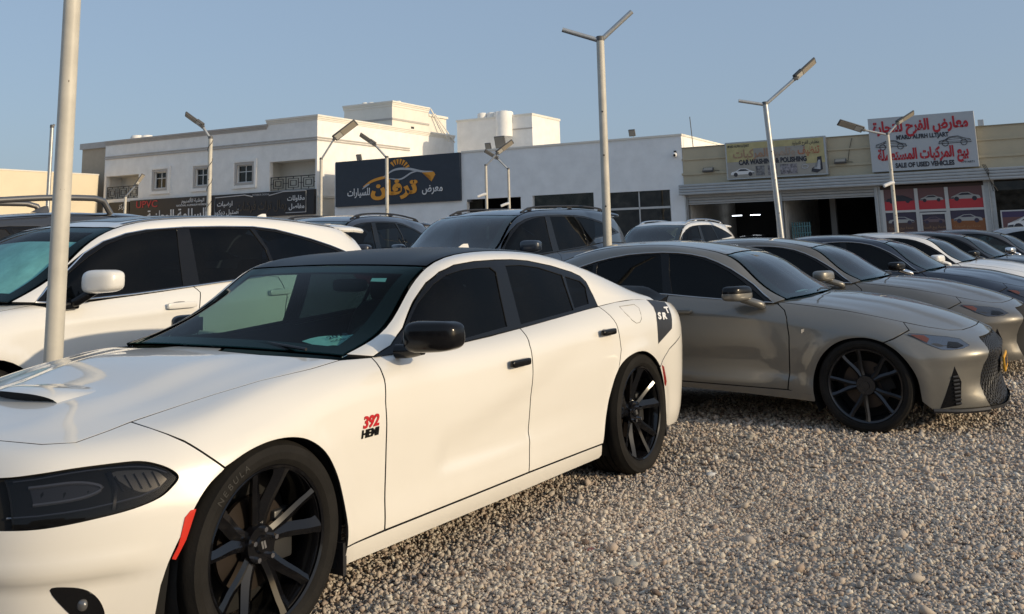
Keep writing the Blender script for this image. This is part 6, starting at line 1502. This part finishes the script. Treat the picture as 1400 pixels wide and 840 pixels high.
def sedan(name, label, x, y, rz, pm, sx=1, sz=1, cell=.09, trim=None, grp='cars parked in the right-hand row', det=False, mm=None, glassm=None, base=[None], wheels='grey', sw=1):
    root = empty(name, (x, y, 0), rz, label, 'car', grp)
    if base[0] is None: base[0] = (Patch(IS_B, disp=is_disp), Patch(IS_G))
    B, G = base[0]
    K = ISK
    if sx != 1 or sz != 1:
        fn = lambda A: A*np.array((sx, sw, sz))
        B, G = remap(B, fn), remap(G, fn); K = scaled(ISK, sx, sz)
    car(root, B, G, K, pm, cell=cell, trim=trim, wheels=wheels, glassm=glassm)
    reg = (.3, 5, 1, 6.02)
    for s in (1, -1):
        lamp = [(3.112, .690), (3.19, .684), (3.272, .672), (3.36, .660), (3.444, .642), (3.510, .600), (3.47, .584), (3.40, .578), (3.34, .581), (3.241, .622)]
        h = panel('headlight', B, lamp, M_chrome if det else simple('lamp_reflector', (.30, .31, .33), .2, .8), root, side=s, off=.001, cell=.05, reg=reg, gap=.002, flange=0)
        panel('headlight_lens', B, lamp, M_lampglass, h, side=s, off=.006, cell=.05, reg=reg, gap=.001, flange=.006)
        panel('indicator', B, [(3.13, .684), (3.22, .676), (3.26, .650), (3.245, .627), (3.19, .652)], simple('amber_lamp', (.42, .12, .05), .2, coat=.5), h, side=s, off=.004, cell=.05, reg=reg, flange=0)
        panel('projector', B, [(3.37, .632), (3.43, .624), (3.475, .600), (3.43, .588), (3.365, .592)], M_black, h, side=s, off=.0045, cell=.04, reg=reg, flange=0)
        tri = [(3.405, .470), (3.437, .363), (3.418, .204), (3.285, .182), (3.33, .28)]
        v = panel('bumper_vent', B, tri, M_black, root, side=s, off=.0015, cell=.05, reg=(.3, 5, 0, 5), flange=.003)
        if det:
            for k in range(8):
                z = .235+k*.026; strip_on('vent_rib', B, [(3.385, z-.02), (3.420, z-.016)], M_satin, v, .008, .006, reg=(.3, 5, 0, 5), side=s)
            badge(B, root, 'F', .035, 2.392, .70, M_chrome, s, .002, .1, .004, 1.2)
            strip_on('splitter', B, [(3.24, .172), (3.42, .165), (3.58, .165)], M_satin, root, .016, .012, reg=(.3, 5, 0, 1), side=s)
        fd = [c for c in root.children if c.name.startswith('front_door') and 'window' not in c.name and (sum(q.co.y for q in c.data.vertices) > 0) == (s > 0)][0]
        rd = [c for c in root.children if c.name.startswith('rear_door') and 'window' not in c.name and (sum(q.co.y for q in c.data.vertices) > 0) == (s > 0)][0]
        pull_handle(B, fd, 1.55, 1.36, .838, pm, s); pull_handle(B, rd, .76, .57, .875, pm, s)
        mm_ = mm or (M_black, pm)
        mirror(root, (1.945*sx, 1.015*sw, .985*sz), (.16, .23, .115), (2.09*sx, .86*sw, .888*sz), (mm_[0], mm_[1]), s, rake=.30, lowmat=mm_[1] if det else None)
    # spindle grille
    g = []
    for s in (1, -1):
        q = gridpanel('front_grille', B, 0, 2.15, .35, 6.1, M_dark, root, off=-.030, nu=12, nv=16, sym=False, side=s, flange=0)
        if det:
            bm = bmesh.new()
            for k in range(-13, 22):
                for dr in (1, -1):
                    pts = []
                    for t in np.linspace(0, 1, 10):
                        st = 2.05*t; l = 1+k*.36+dr*t*4.6
                        if .4 < l < 6.0: pts.append(Vector((B.at([B.sl(st, l)])-B.nrm([B.sl(st, l)])*.016)[0]*(1, s, 1)))
                    if len(pts) > 1: tube_bm(bm, pts, .0055, 4)
            bm_obj('grille_mesh', bm, M_satin, q)
    strip = None
    if det:
        nx = 3.688*sx
        pl = box('number_plate', nx, nx+.014, -.22, .22, .37, .48, simple('yellow_number_plate', (.75, .38, .02), .5), root, .003)
        for k, y_ in enumerate((-.17, -.11, -.04, .03, .12)): box('plate_mark', nx+.0142, nx+.016, y_-.02, y_+.02, .395, .462, M_signdark, pl)
        gridpanel('front_lip', B, 0, 3.2, 0, .45, M_satin, root, off=.012, nu=14, nv=2, sym=False); gridpanel('front_lip', B, 0, 3.2, 0, .45, M_satin, root, off=.012, nu=14, nv=2, sym=False, side=-1)
    wiper(root, G, .0)
    if det:
        blob('paper_on_dash', 2.30, -.28, .962, .10, .34, .012, simple('white_paper', (.7, .72, .72), .7), [c for c in root.children if c.name.startswith('dashboard')][0], .3, n=12, m=6)
    return root

def suv(name, label, x, y, rz, pm, sx=1, sz=1, cell=.09, trim=None, grp=None, rails=None, boxy=0, det=False, railh=.055, glassm=None, roofm=None, base=[None], wheels='silver', sw=1, wsm=None, mm=None):
    root = empty(name, (x, y, 0), rz, label, 'car', grp)
    if base[0] is None: base[0] = (Patch(RX_B, disp=rx_disp), Patch(RX_G))
    B, G = base[0]; K = RXK
    if sx != 1 or sz != 1 or boxy:
        def fn(A):
            A = A*np.array((sx, sw, sz))
            k = smooth01((.9-A[..., 0])/1.6)*smooth01((A[..., 2]-1.25)/.45); A = A.copy(); A[..., 2] += boxy*k; A[..., 0] -= boxy*.6*k
            return A
        B, G = remap(B, fn), remap(G, fn); K = scaled(RXK, sx, sz)
    car(root, B, G, K, pm, cell=cell, trim=trim, wheels=wheels, glassm=glassm, roofmat=roofm, wsm=wsm)
    if rails: roof_rails(root, G, 3.3, 7.5, 4.3, rails, railh, rad=.014 if railh < .08 else .030)
    for s in (1, -1):
        h = panel('headlight', B, [(3.12, .93), (3.30, .915), (3.48, .89), (3.50, .84), (3.35, .83), (3.2, .86)], simple('lamp_reflector', (.30, .31, .33), .2, .8), root, side=s, off=.002, cell=.08, reg=(.5, 5, 2, 6.02), flange=.003)
        fd = [c for c in root.children if c.name.startswith('front_door') and 'window' not in c.name and (sum(q.co.y for q in c.data.vertices) > 0) == (s > 0)][0]
        rd = [c for c in root.children if c.name.startswith('rear_door') and 'window' not in c.name and (sum(q.co.y for q in c.data.vertices) > 0) == (s > 0)][0]
        pull_handle(B, fd, 1.48, 1.22, 1.028, pm, s, h=.045); pull_handle(B, rd, .50, .26, 1.07, pm, s, h=.045)
        m_ = mirror(root, (2.09*sx, 1.075*sw, 1.238*sz), (.17, .25, .155), (2.20*sx, .87*sw, 1.095*sz), (mm or pm, M_black), s, rake=.25)
        if det: box('mirror_base', 2.16, 2.28, .84 if s > 0 else -.93, .93 if s > 0 else -.84, 1.06, 1.11, M_black, m_, .012)
        tl = panel('tail_light', B, [(-.55, 1.20), (-.80, 1.19), (-.99, 1.12), (-.98, 1.0), (-.78, 1.06), (-.60, 1.12)], M_red, root, side=s, off=.002, cell=.08, reg=(9, 13, 2, 6.02), flange=.003)
    gridpanel('front_grille', B, 0, 1.3, 1.5, 5.6, M_black, root, off=.002, nu=10, nv=8, sym=False, flange=0); gridpanel('front_grille', B, 0, 1.3, 1.5, 5.6, M_black, root, off=.002, nu=10, nv=8, sym=False, flange=0, side=-1)
    gridpanel('tailgate', B, 12.1, 14, .3, 6.2, pm, root, off=-.003, nu=12, nv=12, sym=False); gridpanel('tailgate', B, 12.1, 14, .3, 6.2, pm, root, off=-.003, nu=12, nv=12, sym=False, side=-1)
    # roof spoiler over the rear window
    z0 = float(G.at([G.sl(7.9, 7)])[0][2]); x0 = float(G.at([G.sl(7.9, 7)])[0][0])
    blob('roof_spoiler', x0-.15, 0, z0-.012, .50, 1.26*sw, .07, pm, root, .5, fn=lambda p: (p.x-.10*(abs(p.y)/.6)**3*0, p.y, p.z-.05*(p.y/.65)**2-.10*max(0, -p.x)), n=40, m=12)
    fin(root, -.25*sx, float(G.at([G.sl(6.6, 7)])[0][2]), pm); wiper(root, G, .0)
    return root, B, G

def parked_cars():
    muscle_sedan()
    P_rx = paint('white_suv_paint', (.80, .785, .75), 0, .30, dust=.08)
    root, B, G = suv('white_crossover', 'white luxury crossover SUV with dark glass roof and teal sunshade, beyond the white muscle sedan', -2.545, 9.055, R(236.83), P_rx, cell=.05, trim=M_chrome, grp='sport utility vehicles on the lot', det=True, wsm=G_ws3)
    gridpanel('glass_roof', G, 3.35, 6.8, 4.75, 7, M_black, root, off=.002, nu=20, nv=8)
    for s in (1, -1): gridpanel('roof_side_channel', G, 3.2, 7.6, 4.15, 4.32, M_black, root, off=.002, nu=24, nv=1, sym=False, side=s, flange=0)
    gridpanel('sunshade', G, .45, 2.35, 4.5, 7, simple('teal_sunshade', (.50, .80, .76), .55, .0, bump=.6, bscale=9, var=.2, vscale=6), root, off=-.035, nu=20, nv=10)
    P_bronze = paint('bronze_grey_metallic', (.185, .177, .158), .42, .38, dust=.0)
    u = np.array((math.cos(R(-28)), math.sin(R(-28)))); n = np.array((-u[1], u[0])); O = np.array((.4214, 9.4729))
    sedan('sport_sedan', 'bronze-grey sports sedan with mesh grille and yellow number plate, first of the right-hand row', *O, R(-28), P_bronze, cell=.045, trim=simple('brushed_trim', (.5, .5, .5), .3, .9), det=True)
    def at(a, b): return O+u*a+n*b
    P_es = paint('grey_bronze_metallic', (.13, .122, .108), .35, .42, dust=.0)
    sedan('executive_sedan', 'dark grey-bronze executive sedan with bronze mirror, second in the right-hand row', *at(-.05, 3.0), R(-28), P_es, 1.06, 1.0, cell=.06, trim=simple('brushed_trim', (.5, .5, .5), .3, .9), mm=(P_bronze, P_bronze))
    P_navy = paint('midnight_blue_paint', (.010, .014, .028), .2, .3, dust=.02)
    sedan('navy_sedan', 'midnight blue sedan with chrome window line, third in the right-hand row', *at(.40, 5.7), R(-28), P_navy, 1.02, 1.0, cell=.07, trim=simple('brushed_trim', (.5, .5, .5), .3, .9), mm=(M_black, M_chrome))
    P_w = paint('plain_white_paint', (.78, .78, .77), 0, .3, dust=.1)
    sedan('white_sedan', 'white sedan with white mirror, fourth in the right-hand row', *at(.65, 8.7), R(-28), P_w, 1.0, 1.01, cell=.08, mm=(P_w, P_w))
    P_b = paint('black_sedan_paint', (.012, .012, .013), 0, .3, dust=.02)
    sedan('black_sedan', 'black sedan between the white sedan and the grey one with a silver mirror', *at(1.0, 11.2), R(-28), P_b, 1.0, 1.01, cell=.09)
    P_g = paint('dark_grey_paint', (.07, .07, .075), .5, .35, dust=.02)
    sedan('grey_sedan', 'dark grey sedan with silver mirror and see-through side windows near the right edge', *at(1.5, 13.5), R(-28), P_g, 1.0, 1.02, cell=.09, mm=(M_chrome, M_chrome), glassm=G_mid)
    sedan('silver_sedan', 'pale silver sedan partly visible at the far right edge', *at(2.6, 17.2), R(-28), paint('silver_paint', (.45, .45, .45), .6, .35), 1.0, 1.04, cell=.09)
    P_dn = paint('dark_navy_suv_paint', (.014, .022, .038), .2, .3, dust=.02)
    suv('navy_suv', 'large dark navy SUV with roof rails behind the white muscle sedan', .51, 15.12, R(-122.2), P_dn, 1.12, 1.10, cell=.09, grp='sport utility vehicles on the lot', rails=M_satin, boxy=.06, railh=.035)
    P_dk = paint('dark_plum_suv_paint', (.020, .022, .034), .2, .3, dust=.02)
    suv('dark_suv', 'dark SUV with roof rails between the white crossover and the navy SUV', -2.4, 16.3, R(-112), P_dk, 1.0, 1.11, cell=.09, grp='sport utility vehicles on the lot', rails=M_satin, railh=.032)
    suv('small_white_suv', 'small white crossover with roof rails in front of the grey showroom window', 4.2, 23.9, R(-126), paint('white_suv_paint_far', (.78, .77, .74), 0, .3), .94, 1.05, cell=.11, grp='sport utility vehicles on the lot', rails=M_chrome, railh=.04, mm=M_black)
    suv('grey_offroader', 'dark grey off-road wagon with silver roof rails behind the white crossover at left', -4.87, 9.61, R(236.83), paint('dark_grey_wagon_paint', (.06, .062, .068), .5, .35, dust=.02), 1.0, 1.035, cell=.09, grp='sport utility vehicles on the lot', rails=simple('brushed_rail', (.22, .215, .21), .35, .8), boxy=.13, railh=.145, glassm=G_mid)
    p = FM @ Vector((-5.0, 4.2, 0)); sedan('workshop_car', 'dark car parked inside the left open bay of the car wash', p.x, p.y, R(-118), P_g, 1.0, 1.05, cell=.14, grp=None)

def stones():
    for x, y, s, c, l in ((.03+.0, 0, 0, 0, 0),) if False else (
        (-.0905, 3.93, .034, (.42, .37, .29), 'flat pale beige stone in the gravel below the front door of the white sedan'),
        (.352, 3.86, .032, (.34, .30, .24), 'roundish tan stone at the bottom edge of the gravel'),
        (.465, 4.63, .034, (.32, .31, .28), 'grey-beige stone with a rusty fleck in mid gravel'),
        (.372, 4.42, .040, (.30, .27, .23), 'broad brownish stone left of the grey-beige one in mid gravel'),
        (.10, 3.45, .030, (.33, .31, .29), 'grey stone lying at the very bottom of the view'),
        (1.36, 4.75, .036, (.38, .33, .26), 'single light tan stone on the right side of the gravel'),
        (1.13, 6.25, .038, (.58, .57, .55), 'small bright white stone right of the rear wheel'),
        (.92, 7.1, .040, (.34, .29, .25), 'brownish flat stone just behind the rear wheel of the white sedan'),
        (1.62, 7.3, .042, (.42, .36, .29), 'pale flat stone in front of the grey sports sedan door'),
        (.96, 3.75, .034, (.36, .34, .30), 'oval grey stone near the lower right of the gravel'),
        (.30, 4.86, .024, (.40, .15, .12), 'small reddish pebble in mid gravel')):
        stone(x, y, s, c, l)
ground(); pebbles(); stones()
buildings(); added_far_row(); signs(); roof_items(); poles()
parked_cars()
